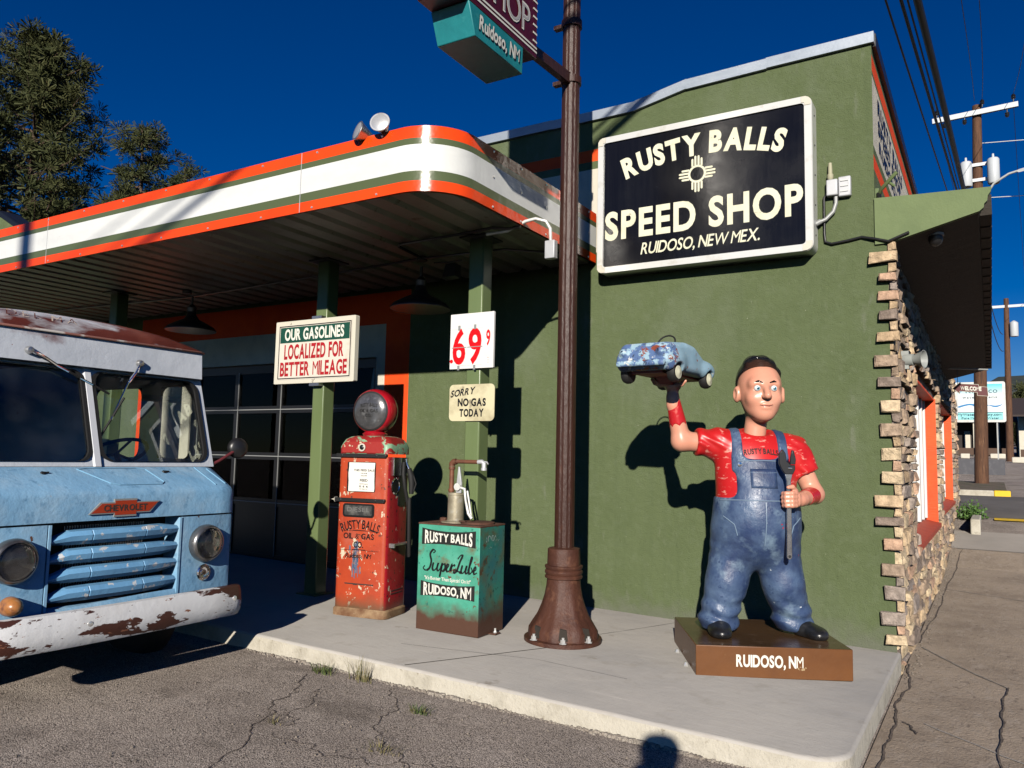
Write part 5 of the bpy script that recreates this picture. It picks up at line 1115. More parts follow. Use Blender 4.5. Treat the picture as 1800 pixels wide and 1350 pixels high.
def shirt(P):
    z = P[..., 2]
    t = torso(P) - .004
    s1 = sd_caps(P, Sh, Sh + (El - Sh) * .62, .105, .092); s2 = sd_caps(P, Sh2, Sh2 + (El2 - Sh2) * .55, .105, .095)
    cut1 = (P - (Sh + (El - Sh) * .62)) @ ((El - Sh) / np.linalg.norm(El - Sh)); cut2 = (P - (Sh2 + (El2 - Sh2) * .55)) @ ((El2 - Sh2) / np.linalg.norm(El2 - Sh2))
    w_ = .006 * np.sin(P[..., 0] * 55 + z * 48 + 2 * np.sin(z * 30))
    d = smin(smin(t, smax(s1 + w_, cut1, .01), .05), smax(s2 + w_, cut2, .01), .05)
    neck = np.linalg.norm((P - V3(.005, -.06, 1.60)) / V3(.12, .13, .09), axis=-1) - 1
    return smax(smax(d, -neck * .09, .01), 1.0 - z, .01)
so5 = sculpt('shirt', shirt, (-.48, -.3, .95), (.48, .3, 1.66), .0115, shirtm, A)
HC = V3(.03, -.035, 1.81); HS = 1.13
def head(P):
    q = (P - HC) / HS
    d = sd_ell(q, (0, .02, .04), (.128, .150, .150)); d = smin(d, sd_ell(q, (0, -.03, -.075), (.098, .105, .10)), .07)
    d = smin(d, sd_ell(q, (0, -.085, -.135), (.045, .04, .035)), .045)                                       # chin
    d = smin(d, sd_caps(q, (-.06, -.10, .045), (.06, -.10, .045), .03), .03)                                  # brow
    for s in (-1, 1):
        d = smin(d, sd_ell(q, (s * .06, -.09, -.04), (.038, .035, .035)), .035)                              # cheek
        d = smax(d, -sd_ell(q, (s * .048, -.148, .018), (.027, .03, .017)), .016)                            # eye socket
        d = smin(d, smax(sd_ell(q, (s * .135, .02, -.01), (.022, .036, .05)), -sd_ell(q, (s * .155, .005, -.008), (.014, .022, .032)), .008), .012)  # ear
    d = smin(d, sd_caps(q, (0, -.135, .025), (0, -.172, -.028), .014, .021), .02)                             # nose
    for s in (-1, 1): d = smin(d, sd_ell(q, (s * .016, -.155, -.034), (.013, .014, .011)), .012)
    d = smin(d, sd_ell(q, (0, -.128, -.078), (.036, .018, .010)), .012); d = smin(d, sd_ell(q, (0, -.124, -.098), (.030, .018, .011)), .012)   # lips
    d = smax(d, -sd_caps(q, (-.034, -.146, -.084), (.034, -.146, -.084), .0045), .006)
    return d * HS
def finger(P, pts, r0, r1):
    d = None; n = len(pts) - 1
    for i in range(n):
        e = sd_caps(P, pts[i], pts[i + 1], r0 + (r1 - r0) * i / n, r0 + (r1 - r0) * (i + 1) / n); d = e if d is None else smin(d, e, .008)
    return d
def hand_up(P):                                              # open palm carrying the model car
    c = Wr + V3(.0, -.005, .085)
    d = smin(sd_caps(P, Wr - V3(0, 0, .05), Wr + V3(0, 0, .03), .040, .038), sd_box(P, c + V3(0, 0, -.005), (.052, .045, .024), .018), .03)
    for i, (y, l) in enumerate(((-.034, .085), (-.011, .10), (.012, .095), (.034, .075))):
        b = c + V3(-.045, y, .004); d = smin(d, finger(P, [b, b + V3(-l * .5, 0, -.004), b + V3(-l * .82, 0, .010), b + V3(-l, 0, .034)], .0145, .0105), .010)
    b = c + V3(.02, -.04, -.006); return smin(d, finger(P, [b, b + V3(.028, -.028, .008), b + V3(.05, -.045, .030)], .016, .012), .012)
WX, WY = .135, -.305                                         # wrench axis
def hand_grip(P):
    c = V3(WX + .035, WY + .015, 1.105)
    d = smin(sd_caps(P, Wr2 + (El2 - Wr2) * .12, c + V3(.02, .03, 0), .040, .036), sd_box(P, c + V3(.012, .012, 0), (.030, .034, .050), .022), .03)
    for i, (z, l) in enumerate(((.040, 1.), (.014, 1.06), (-.013, 1.02), (-.038, .88))):
        b = c + V3(.005, -.03, z); pts = [b, V3(WX + .012, WY - .034, 1.105 + z), V3(WX - .024 * l, WY - .026, 1.105 + z - .002), V3(WX - .034 * l, WY + .004, 1.105 + z - .004), V3(WX - .014, WY + .027, 1.105 + z - .005)]
        d = smin(d, finger(P, pts, .0155, .0115), .007)
    b = c + V3(.01, -.01, .055); return smin(d, finger(P, [b, V3(WX + .018, WY - .022, 1.185), V3(WX - .012, WY - .030, 1.182)], .017, .012), .012)
def skin(P):
    d = smin(head(P), sd_caps(P, (.0, .015, 1.50), (.02, .0, 1.70), .075, .07), .04)
    d = smin(d, smin(sd_caps(P, Sh, El, .070, .066), sd_caps(P, El, Wr, .066, .042), .03), .01)
    d = smin(d, smin(sd_caps(P, Sh2, El2, .072, .062), sd_caps(P, El2, Wr2, .062, .042), .03), .01)
    t = np.maximum(torso(P) + .02, P[..., 2] - 1.5); return np.minimum(smin(smin(d, hand_up(P), .02), hand_grip(P), .02), t)
sculpt('body', skin, (-.72, -.38, .95), (.50, .26, 2.06), .0064, sk, A)
def flame(s): pass
# red forearm tattoo bands painted on the arms
fl = mat('tattoo_red', (.5, .015, .02), .26, layers=[((.66, .12, .10), 22, .55, .7, 5)])
def tattoo(P, a, b, r0, r1, t0, t1):
    ax_ = (b - a) / np.linalg.norm(b - a); L_ = np.linalg.norm(b - a); t = (P - a) @ ax_
    ang = np.arctan2(P[..., 1] - a[1], P[..., 0] - a[0] - t * ax_[0]); edge = t0 * L_ + .022 * np.abs(np.sin(ang * 4)) 
    return np.maximum(np.maximum(sd_caps(P, a, b, r0, r1) - .0025, edge - t), t - t1 * L_)
sculpt('forearm_tattoo', lambda P: tattoo(P, El, Wr, .066, .042, .35, .98), (-.7, -.2, 1.4), (-.4, .12, 1.85), .006, fl, A)
sculpt('forearm_tattoo', lambda P: tattoo(P, El2, Wr2, .062, .042, .08, .62), (.1, -.36, .98), (.5, .12, 1.3), .006, fl, A)
# bib pocket and seams of the overalls
def bibpt(u, v, off=.0):
    p = V3(u, -.40, v)
    for _ in range(40):
        dd = float(min(torso(p[None, :])[0] - .016, legs(p[None, :])[0])); p[1] += max(dd, 0) * .9
        if dd < .0006: break
    return (p[0], p[1] - off, p[2])
q = MB(); n_ = 8; g_ = [[bibpt(-.085 + .17 * i / n_, 1.17 + .125 * j / 6, .005) for i in range(n_ + 1)] for j in range(7)]; q.ring(g_, 0, False, False); pk = q.build('bib_pocket', denim, ov, local=True, smooth=60, solid=.006)
q = MB()
for ln in ([(-.085, 1.272), (0, 1.268), (.085, 1.272)], [(-.26, 1.085), (-.15, 1.09), (0, 1.09), (.15, 1.09), (.26, 1.085)], [(0.0, 1.08), (.0, .95), (-.004, .80)], [(-.155, 1.345), (0, 1.35), (.155, 1.345)], [(-.25, .98), (-.19, .93), (-.17, .86)], [(.25, .98), (.19, .93), (.17, .86)]):
    P_ = []
    for a_, b_ in zip(ln, ln[1:]): P_ += [bibpt(a_[0] + (b_[0] - a_[0]) * k / 6, a_[1] + (b_[1] - a_[1]) * k / 6, .002) for k in range(6)]
    P_.append(bibpt(*ln[-1], .002)); q.tube(P_, .0035, 5)
q.build('stitching', mat('pale_seam', (.20, .28, .38), .4), ov, local=True, smooth=60)
# short dark hair, brows, eyes, lips line
def hair(P):
    q = (P - HC) / HS; d = sd_ell(q, (0, .028, .058), (.139, .160, .160)); d = smin(d, sd_ell(q, (-.03, -.06, .175), (.085, .085, .045)), .05)
    d = d + .003 * np.sin(q[..., 0] * 90 + q[..., 1] * 25)
    front = (q[..., 1] * -.74 - (q[..., 2] - .105) * 1.0) - .015 + .015 * np.abs(q[..., 0]) / .1
    side_ = np.maximum(-.065 - q[..., 2] + .02, np.where(q[..., 1] < -.04, .075 - q[..., 2], -1))
    ear = -sd_ell(q, (0, .012, -.02), (.3, .045, .065))
    return smax(smax(smax(d, front, .02), side_, .012), np.where(np.abs(q[..., 0]) > .10, ear, -1), .004)
sculpt('hair', hair, (HC[0] - .21, HC[1] - .23, HC[2] - .14), (HC[0] + .21, HC[1] + .25, HC[2] + .30), .008, hairm, A)
ew = mat('eye_white', (.8, .8, .78), .15); eb = mat('eye_blue', (.10, .30, .42), .15); ek = mat('eye_black', (.004, .004, .004), .15)
for s in (-1, 1):
    e = HC + V3(s * .048, -.120, .018) * HS; q = MB(); q.lathe([(.0, -.022)] + [(.0225 * math.cos(t), .0225 * math.sin(t)) for t in [math.pi * (k / 16 - .5) for k in range(1, 16)]] + [(0, .0225)], e, (0, -1, 0), 20); eo = q.build('eye', ew, A, smooth=60, local=True)
    for nm, rr0, mm, off in (('iris', .0115, eb, .0008), ('pupil', .006, ek, .0014)):
        q = MB(); q.lathe([(.0, .0225 + off)] + [(rr0 * k / 5, math.sqrt(.0225 ** 2 - (rr0 * k / 5) ** 2) + off) for k in range(1, 6)], e + V3(.002, 0, 0), (-.08, -1, -.06), 18); q.build(nm, mm, eo, smooth=60, local=True)
    q = MB(); q.tube([HC + V3(s * .020, -.137, .050) * HS, HC + V3(s * .045, -.139, .060) * HS, HC + V3(s * .078, -.113, .050) * HS], [.004, .0065, .003], 8); q.build('eyebrow', ek, A, smooth=60, local=True)
q = MB(); q.tube([HC + V3(-.036, -.137, -.081) * HS, HC + V3(-.016, -.1455, -.086) * HS, HC + V3(.016, -.1455, -.086) * HS, HC + V3(.038, -.136, -.079) * HS], [.0015, .0028, .0028, .0015], 8); q.build('mouth', mat('lip_line', (.30, .07, .05), .3), A, smooth=60, local=True)
# shoes
def shoe(P, ax, ay, dx):
    d = sd_ell(P, (ax, ay, .245), (.075, .09, .06)); d = smin(d, sd_ell(P, (ax + dx, ay - .10, .235), (.072, .095, .05)), .05); return smax(d, .206 - P[..., 2], .006)
sculpt('shoe', lambda P: shoe(P, -.265, -.09, -.01), (-.42, -.34, .2), (-.12, .06, .34), .009, shoem, A)
sculpt('shoe', lambda P: shoe(P, .30, -.05, .05), (.16, -.3, .2), (.50, .1, .34), .009, shoem, A)
# chest lettering on the shirt above the bib, overall buttons
q = MB()
def chest(u, v):                                             # lay the word on the chest by marching to the shirt surface
    ya = -.36; p = V3(u, ya, 1.395 + v - .9 * u * u)
    for _ in range(30):
        dd = float(torso(p[None, :])[0]) - .006
        p[1] += max(dd, 0) * .9
        if dd < .0006: break
    return (p[0], p[1] - .001, p[2])
text(q, 'RUSTY BALLS', chest, width=.225, h=.034, weight=.03, gap=.04, space=.2); q.build('shirt_lettering', M['matblack'], so5, local=True)
for s in (-1, 1):
    p = chest(s * .145, -.055); q = MB(); q.lathe([(.014, 0), (.014, .006), (0, .008)], (p[0], p[1] - .014, p[2]), (0, -1, 0), 14); q.build('overall_button', M['chrome'], A, smooth=40, local=True)
# ---- model car carried on the palm
Wm = Matrix.Translation(Vector((-.74, -.95, .008))) @ Matrix.Rotation(R_(28.4), 4, 'Z')
FS = 1.08
for o in A.children:
    if o.name.split('.')[0] != 'plinth': o.scale = (FS, FS, FS); o.location = (0, 0, -.205 * (FS - 1))
fz = lambda x, y, z: Vector((x * FS, y * FS, .205 + (z - .205) * FS))
cpos = Wm @ fz(-.60, -.08, 1.885)
TC = thing('model_car', 'small battered light blue pedal car balanced on the raised hand', 'model car', cpos, R_(28.4 - 33))
cb = mat('pedal_car_blue', (.34, .52, .64), .42, layers=[((.26, .43, .55), 5, .45, .7, 5), ((.05, .12, .32), 14, .66, .69, 6), ((.30, .07, .035), 12, .645, .67, 7), ((.62, .64, .62), 20, .66, .68, 5)], bump=(20, .003))
cf = mat('pedal_car_worn_front', (.10, .17, .34), .5, layers=[((.34, .50, .60), 14, .50, .54, 6), ((.26, .06, .03), 12, .56, .59, 7), ((.7, .7, .66), 24, .62, .64, 5), ((.03, .04, .07), 30, .60, .64, 4)], bump=(30, .004))
def car(P):                                                  # nose towards -y
    x, y, z = P[..., 0], P[..., 1], P[..., 2]
    wy = np.interp(y, [-.42, -.3, 0, .3, .42], [.165, .19, .195, .18, .14])
    top = np.interp(y, [-.42, -.36, -.1, .02, .2, .42], [.165, .225, .255, .245, .17, .12])
    q = np.stack([np.abs(x) - wy + .05, np.abs(y) - .40 + .04, np.abs(z - (top + .03) / 2) - (top - .03) / 2 + .05], -1)
    d = np.linalg.norm(np.maximum(q, 0), axis=-1) + np.minimum(q.max(-1), 0) - .05
    for s in (-1, 1):
        d = smin(d, sd_ell(P, (s * .165, -.27, .10), (.05, .14, .085)), .03); d = smin(d, sd_ell(P, (s * .16, .26, .085), (.045, .13, .07)), .03)
        d = smax(d, -sd_caps(P, (s * .12, -.27, .02), (s * .3, -.27, .02), .07), .01); d = smax(d, -sd_caps(P, (s * .12, .26, .02), (s * .3, .26, .02), .066), .01)
        d = smin(d, sd_ell(P, (s * .13, -.40, .155), (.032, .03, .032)), .012)
    d = smax(d, -sd_box(P, (0, .07, .27), (.115, .11, .14), .04), .012)
    d = smin(d, sd_box(P, (0, -.425, .075), (.17, .018, .022), .012), .01)
    for k in range(4): d = smax(d, -sd_box(P, (0, -.43, .115 + .022 * k), (.085, .014, .005), .003), .004)
    return d
sculpt('body', car, (-.26, -.48, -.02), (.26, .48, .32), .0105, [cb, cf], TC, lambda c: (c[:, 1] < -.30))
for x, y in ((-.165, -.27), (.165, -.27), (-.16, .26), (.16, .26)):
    s = 1 if x > 0 else -1
    q = MB(); q.lathe([(.03, -.03), (.06, -.026), (.068, -.01), (.068, .01), (.06, .026), (.045, .028)], (x, y, .02), (s, 0, 0), 24); w_ = q.build('wheel', M['matblack'], TC, smooth=50, local=True)
    q = MB(); q.lathe([(.046, .026), (.046, .031), (.028, .033), (.02, .036), (0, .04)], (x, y, .02), (s, 0, 0), 20); w2 = q.build('hub_cap', M['letter'], w_, smooth=40, local=True)
q = MB(); q.box((-.11, -.33, .015), (.11, .33, .035)); q.tube([(-.16, -.27, .02), (.16, -.27, .02)], .008); q.tube([(-.16, .26, .02), (.16, .26, .02)], .008)
q.ring([[(-.06, -.08, .016), (.06, -.08, .016), (.06, .08, .016), (-.06, .08, .016)], [(-.04, -.05, -.035), (.04, -.05, -.035), (.04, .05, -.035), (-.04, .05, -.035)]], 0); q.build('chassis', mat('dark_red_chassis', (.13, .015, .012), .5), TC, local=True)
q = MB(); c = Vector((0, -.03, .275)); q.tube([c + Vector((.062 * math.cos(t), .03 * math.sin(t), .055 * math.sin(t))) for t in [2 * math.pi * k / 20 for k in range(21)]], .006, 8); q.tube([c, c + Vector((0, -.05, -.08))], .006); q.build('steering_wheel', M['matblack'], TC, smooth=50, local=True)
TC.scale = (1.08, 1.08, 1.0)
# ---- wrench in the fist
wpos = Wm @ fz(WX, WY, 1.10)
WR = thing('adjustable_wrench', 'long chrome adjustable wrench gripped upright in the fist', 'wrench', wpos, R_(28.4))
WR.scale = (FS, FS, FS)
ch = mat('wrench_chrome', (.55, .55, .56), .22, metal=1., layers=[((.3, .3, .3), 10, .5, .75)])
q = MB(); q.prism([(-.016, -.36), (-.006, -.375), (.006, -.375), (.016, -.36), (.015, -.1), (.013, .12), (.024, .17), (-.024, .17), (-.013, .12), (-.015, -.1)], lambda u, v, k: (u, -.008 + .016 * k, v)); h_ = q.build('handle', ch, WR, local=True, bevel=.003)
q = MB(); q.prism([(-.024, .165), (.026, .165), (.040, .195), (.040, .225), (.012, .225), (.004, .235), (-.012, .248), (-.020, .30), (-.038, .325), (-.062, .295), (-.062, .235), (-.045, .195)], lambda u, v, k: (u, -.013 + .026 * k, v)); q.build('jaw', mat('dark_jaw', (.05, .05, .052), .35, metal=.8), WR, local=True, bevel=.004)
q = MB(); q.prism([(.008, .228), (.042, .228), (.046, .26), (.034, .315), (.022, .322), (.012, .27)], lambda u, v, k: (u, -.010 + .02 * k, v)); q.build('moving_jaw', bpy.data.materials['dark_jaw'], WR, local=True, bevel=.003)
q = MB(); q.lathe([(.010, -.012), (.010, .012), (0, .012)], (.005, -.012, .205), (1, 0, 0), 12); q.build('knurl', ch, WR, local=True)
q = MB(); q.lathe([(.009, 0), (.005, .001), (0, .001)], (0, -.0085, -.355), (0, -1, 0), 12); q.build('eyelet', M['matblack'], WR, local=True)
# ================================================================== PLANTS
def grass(name, label, x, y, n, r, h, col, seed, lean=.6):
    rr = random.Random(seed); q = MB(); z = gz(x, y)
    for i in range(n):
        a = rr.uniform(0, 6.28); d = r * rr.random() ** .7; bx, by = x + d * math.cos(a) * 1.4, y + d * math.sin(a) * .6
        L = h * rr.uniform(.4, 1.1); a2 = a + rr.uniform(-.7, .7); ln = lean * rr.uniform(.3, 1.2); w_ = rr.uniform(.0018, .0035); px, py = -math.sin(a2) * w_, math.cos(a2) * w_
        rows = []
        for k in range(4):
            t = k / 3; cx = bx + math.cos(a2) * ln * L * t * t; cy = by + math.sin(a2) * ln * L * t * t; cz = z + L * t * (1 - .25 * t * ln); f = 1 - t * .9
            rows.append([(cx - px * f, cy - py * f, cz), (cx + px * f, cy + py * f, cz)])
        q.ring(rows, 0, False, False)
    return prop(q.build(name, col), label, 'weed', group='weeds in the cracks')
gm = mat('weed_green', (.09, .13, .035), .7, layers=[((.20, .17, .07), 20, .5, .65)]); gd = mat('weed_dry', (.26, .21, .10), .8, layers=[((.12, .12, .04), 20, .45, .6)])
grass('weed', 'green grass tuft at the left end of the kerb near the truck', -3.20, -2.78, 110, .075, .075, gm, 1)
grass('weed', 'dry stalky tuft against the kerb below the red fuel pump', -2.88, -2.76, 46, .075, .16, gd, 2, .5)
grass('weed', 'low olive tuft on the crack below the turquoise oil box', -2.18, -3.02, 80, .06, .055, gm, 3, 1.)
grass('weed', 'pale dry tuft near the bottom of the photo on the long crack', -1.98, -3.60, 60, .09, .05, gd, 4, 1.3)
grass('weed', 'tiny tuft in the small branching crack left of the kerb tufts', -2.72, -3.64, 30, .05, .04, gd, 6, 1.3)
def bush(x, y, z, r, label, seed):
    rr = random.Random(seed); q = MB()
    for i in range(900):
        u = Vector((rr.gauss(0, 1), rr.gauss(0, 1), abs(rr.gauss(0, 1)) * .9)).normalized() * r * rr.uniform(.3, 1); c = Vector((x, y, z)) + u * (1 + .3 * math.sin(i))
        s = r * .09; a, b = Vector((rr.gauss(0, 1), rr.gauss(0, 1), rr.gauss(0, 1))).normalized() * s, Vector((rr.gauss(0, 1), rr.gauss(0, 1), rr.gauss(0, 1))).normalized() * s
        q.add([c - a, c + b, c + a, c - b], [(0, 1, 2, 3)])
    return prop(q.build('shrub', mat('shrub_leaf', (.07, .15, .03), .6, layers=[((.13, .22, .05), 20, .5, .7)])), label, 'shrub')
bush(.36, 11.6, .40, .30, 'low bright green shrub at the end of the stone wall', 9)
# ---- pines behind the building
needle = mat('pine_needles', (.045, .055, .018), .75, spec=.25, layers=[((.095, .098, .035), .8, .42, .68, 4), ((.022, .032, .012), 1.7, .5, .75, 4), ((.14, .11, .045), 2.6, .62, .75)])
bark = mat('pine_bark', (.13, .085, .055), .9, layers=[((.06, .04, .03), 5, .4, .65, 6, (6, 6, 1))], bump=(9, .05))
def pine(name, label, x, y, h, prof, nb, seed, clump=.5, zb=2.0, nclump=5, lean=(0, 0)):
    rr = random.Random(seed); t = thing(name, label, 'tree', (x, y, gz(x, y)), 0, 'pines behind the shop')
    tr = MB(); pts = [(x + lean[0] * (k / 8) ** 2 + .12 * math.sin(k * 1.7 + seed), y + lean[1] * (k / 8) ** 2, gz(x, y) - .2 + h * .97 * k / 8) for k in range(9)]
    tr.tube(pts, [.034 * h * .5 * (1 - .88 * k / 8) for k in range(9)], 10); fo = MB()
    P = [Vector(p) for p in pts]
    for i in range(nb):
        f = zb / h + (1 - zb / h) * ((i + rr.random()) / nb); k = min(int(f * 8), 7); base = P[k].lerp(P[k + 1], f * 8 - k); rad = float(np.interp(f, [p[0] for p in prof], [p[1] for p in prof])) * rr.uniform(.55, 1.12)
        a = i * 2.4 + rr.uniform(-.5, .5); dirv = Vector((math.cos(a), math.sin(a), rr.uniform(.05, .5))).normalized()
        mid = base + dirv * rad * .55 + Vector((0, 0, -.05 * rad)); end = base + dirv * rad + Vector((rr.uniform(-.3, .3), rr.uniform(-.3, .3), rad * .12))
        tr.tube([base, mid, end], [.05 + .012 * rad, .035, .012], 5, caps=False)
        for c in range(nclump + int(rad * 1.1)):
            tt = rr.uniform(.35, 1.06); cc = (base.lerp(mid, tt / .55) if tt < .55 else mid.lerp(end, (tt - .55) / .45)) + Vector((rr.gauss(0, .16), rr.gauss(0, .16), rr.gauss(.08, .14))) * (.5 + rad * .32)
            R0 = clump * rr.uniform(.6, 1.15)
            for n in range(52):
                d = Vector((rr.gauss(0, 1), rr.gauss(0, 1), rr.gauss(.25, .8))).normalized(); s0 = cc + Vector((d.x, d.y, d.z * .6)) * R0 * rr.uniform(.1, .6); s1 = s0 + d * R0 * rr.uniform(.3, .5); w_ = d.cross(Vector((rr.gauss(0, 1), rr.gauss(0, 1), rr.gauss(0, 1)))).normalized() * R0 * .038
                fo.add([s0 - w_ * .5, s0 + w_ * .5, s1 + w_, s1 - w_], [(0, 1, 2, 3)])
    tr.build('trunk', bark, t, smooth=50); fo.build('crown', needle, t)
pine('pine_tree', 'tall broad dark pine at the upper left corner above the canopy', -35.5, 11.0, 20.2, [(0, 3.9), (.3, 4.0), (.5, 3.8), (.68, 3.2), (.82, 2.6), (.93, 1.7), (1, .6)], 150, 21, .66, 4.0, 8)
pine('pine_tree', 'smaller flat topped pine right of the tallest pine', -26.4, 10.4, 13.9, [(0, 1.8), (.5, 1.7), (.68, 1.1), (.8, 1.6), (.93, 1.25), (1, .5)], 52, 22, .46, 4.5, 7)
pine('pine_tree', 'dark bushy pine between the tall pine and the flat topped pine', -29.0, 11.6, 12.0, [(0, 2.0), (.6, 1.7), (.85, 1.3), (1, .4)], 50, 23, .52, 3.0, 8)
pine('pine_tree', 'lowest pine whose tip just shows over the orange fascia', -22.6, 9.6, 11.5, [(0, 1.3), (.6, 1.2), (.9, .9), (1, .35)], 36, 24, .38, 3.5, 6)

# ================================================================== STREET
def utility_pole(x, y, z0, z1, lean, label, r=.2):
    t = thing('utility_pole', label, 'utility pole', (x, y, z0), 0, 'utility poles along the street')
    q = MB(); q.tube([(x + lean * k / 6, y, z0 - .3 + (z1 - z0 + .3) * k / 6) for k in range(7)], [r * (1 - .35 * k / 6) for k in range(7)], 14); q.build('shaft', M['wood'], t, smooth=60); return t
U = utility_pole(.49, 21.6, .80, 13.0, .22, 'tall wooden utility pole with transformers behind the side awning')
aX = .71; q = MB(); q.box((-.55, 21.36, 12.62), (1.82, 21.46, 12.78), M=Matrix.Translation((aX, 0, 12.7)) @ Matrix.Rotation(R_(-2), 4, 'Y') @ Matrix.Translation((-aX, 0, -12.7))); q.build('crossarm', mat('pale_crossarm', (.62, .66, .68), .6), U)
def insul(t, p, up=True):
    q = MB(); s = 1 if up else -1; q.lathe([(.02, 0), (.02, .1), (.07, .11), (.05, .16), (.07, .18), (.04, .24), (.0, .25)], p, (0, 0, s), 10); q.build('insulator', M['black'], t, smooth=40)
for x, z in ((-.42, 12.75), (1.70, 12.84)): insul(U, (x, 21.4, z))
insul(U, (.86, 21.4, 12.85)); 
for x in (-.2, .36, 1.52): insul(U, (x, 21.4, 12.62), False)
q = MB()
for x in (.36, 1.10):
    q.lathe([(.0, 0), (.15, .02), (.17, .06), (.17, .78), (.14, .83), (.04, .86), (.03, .98), (0, .99)], (x, 21.3, 10.25), (0, 0, 1), 18)
q.build('transformer', mat('transformer_grey', (.55, .58, .6), .45), U, smooth=40)
q = MB(); q.box((.4, 21.42, 10.45), (1.05, 21.48, 10.55)); q.box((.4, 21.42, 10.95), (1.05, 21.48, 11.05)); q.build('transformer_bracket', M['greymetal'], U)
q = MB(); q.tube([(.66, 21.45, 9.2), (.85, 21.35, 9.9), (1.1, 21.2, 10.25), (1.5, 21.0, 10.42), (1.75, 20.9, 10.44)], .035, 8); so6 = q.build('lamp_arm', M['signframe'], U, smooth=50)
q = MB(); q.ring([[(1.70, 20.85, 10.40), (1.75, 20.8, 10.36), (1.80, 20.9, 10.40), (1.75, 20.95, 10.50)], [(2.4, 20.55, 10.42), (2.45, 20.45, 10.34), (2.5, 20.6, 10.42), (2.45, 20.65, 10.54)]], 0); q.build('lamp_head', M['signframe'], so6)
V = utility_pole(1.72, 47, 1.75, 11.3, .1, 'distant utility pole beyond the water company sign', .2)
q = MB(); q.box((.75, 46.9, 10.75), (2.9, 47.0, 10.9)); q.build('crossarm', bpy.data.materials['pale_crossarm'], V); 
q = MB(); q.lathe([(.2, 0), (.22, .05), (.22, .8), (.1, .9), (0, .95)], (2.15, 46.8, 9.0), (0, 0, 1), 14); q.build('transformer', bpy.data.materials['transformer_grey'], V, smooth=40)
Wp = utility_pole(-1.34, -19.9, -.1, 11.5, 0, 'utility pole across the lot behind the viewer, seen only by its shadow', .17)
q = MB(); q.box((-2.6, -19.95, 10.9), (-.1, -19.85, 11.05)); q.build('crossarm', M['wood'], Wp)
def cable(name, a, m_, b, r, label, grp=None, n=40):
    """parabola through three points (by y)"""
    q = MB(); P = []
    for k in range(n + 1):
        y = a[1] + (b[1] - a[1]) * k / n; l0 = (y - m_[1]) * (y - b[1]) / ((a[1] - m_[1]) * (a[1] - b[1])); l1 = (y - a[1]) * (y - b[1]) / ((m_[1] - a[1]) * (m_[1] - b[1])); l2 = (y - a[1]) * (y - m_[1]) / ((b[1] - a[1]) * (b[1] - m_[1]))
        P.append((a[0] * l0 + m_[0] * l1 + b[0] * l2, y, a[2] * l0 + m_[2] * l1 + b[2] * l2))
    q.tube(P, r, 8); return prop(q.build(name, M['wire'], smooth=60), label, 'cable', group=grp)
cable('cable', (.45, 21.5, 9.0), (.215, 2.36, 6.5), (-1.30, -19.9, 9.6), .042, 'thickest black cable bundle running from the tall pole overhead')
cable('cable', (.36, 21.5, 9.1), (.06, 2.5, 6.55), (-1.45, -19.9, 9.75), .020, 'second black cable just left of the thickest bundle')
cable('cable', (.42, 21.5, 8.9), (.125, 2.45, 6.52), (-1.38, -19.9, 9.5), .011, 'thin black cable squeezed against the thickest bundle')
cable('cable', (.05, 21.5, 9.4), (-.13, 2.5, 6.75), (-1.7, -19.9, 9.9), .013, 'leftmost black cable above the painted side wall')
for (xa, za, xm, zm, lab) in ((-.42, 13.0, -.45, 9.3, 'thin wire from the left end of the crossarm'), (.65, 13.1, .38, 9.4, 'thin wire from the middle of the crossarm'), (.86, 13.1, .72, 9.4, 'thin wire from the insulator on the pole top'), (1.70, 13.1, 1.62, 9.4, 'thin wire from the right end of the crossarm')):
    cable('wire', (xa, 21.4, za), (xm, 6.0, zm + .9), (xm - 1.6, -19.9, 11.1), .008, lab)
for (xa, za, xb, zb_, lab) in ((.55, 9.0, 1.6, 9.2, 'slack cable between the two poles, upper one'), (.55, 8.2, 1.6, 8.2, 'slack cable between the two poles, lower one'), (-.42, 12.95, .9, 11.0, 'thin wire onward from the left crossarm end'), (1.7, 13.05, 2.8, 11.05, 'thin wire onward from the right crossarm end')):
    cable('wire', (xa, 21.6, za), ((xa + xb) / 2, 34, (za + zb_) / 2 - .9), (xb, 47, zb_), .018 if 'slack' in lab else .008, lab)
for z, lab in ((11.75, 'upper side wire running off to the right of the tall pole'), (9.95, 'lower side wire running off to the right of the tall pole')):
    q = MB(); q.tube([(.7, 21.6, z), (5, 22.5, z - .1), (12, 24, z + .3)], .012, 6); prop(q.build('wire', M['signframe']), lab, 'cable')
# welcome arrow under the awning
Wl = thing('welcome_sign', 'maroon arrow board reading welcome hanging under the side awning', 'sign', (.5, 7.7, 2.7))
q = MB(); q.tube([(.10, 7.7, 3.03), (.76, 7.7, 2.98)], .014); q.build('bracket', M['conduit'], Wl)
for x in (.33, .66):
    q = MB(); q.tube([(x, 7.7, 3.02), (x, 7.7, 2.76)], .004); q.build('chain', M['black'], Wl)
pl_ = [(.26, 2.69), (.36, 2.60), (.355, 2.645), (.60, 2.62), (.60, 2.57), (.75, 2.555), (.74, 2.70), (.62, 2.715), (.62, 2.745), (.37, 2.765), (.37, 2.79)]
q = MB(); q.prism(pl_, lambda u, v, k: (u, 7.70 + .02 * k, v)); q.build('board', mat('welcome_maroon', (.11, .02, .022), .5), Wl)
q = MB(); text(q, 'WELCOME', lambda u, v: (.515 + u, 7.694, 2.655 + v - u * .08), width=.29, h=.058, weight=.05, gap=.05); q.build('lettering', M['letterw'], Wl)
q = MB()
for a, b in zip(pl_, pl_[1:] + pl_[:1]): q.tube([(a[0], 7.697, a[1]), (b[0], 7.697, b[1])], .004, 5)
q.build('border', M['cream'], Wl)
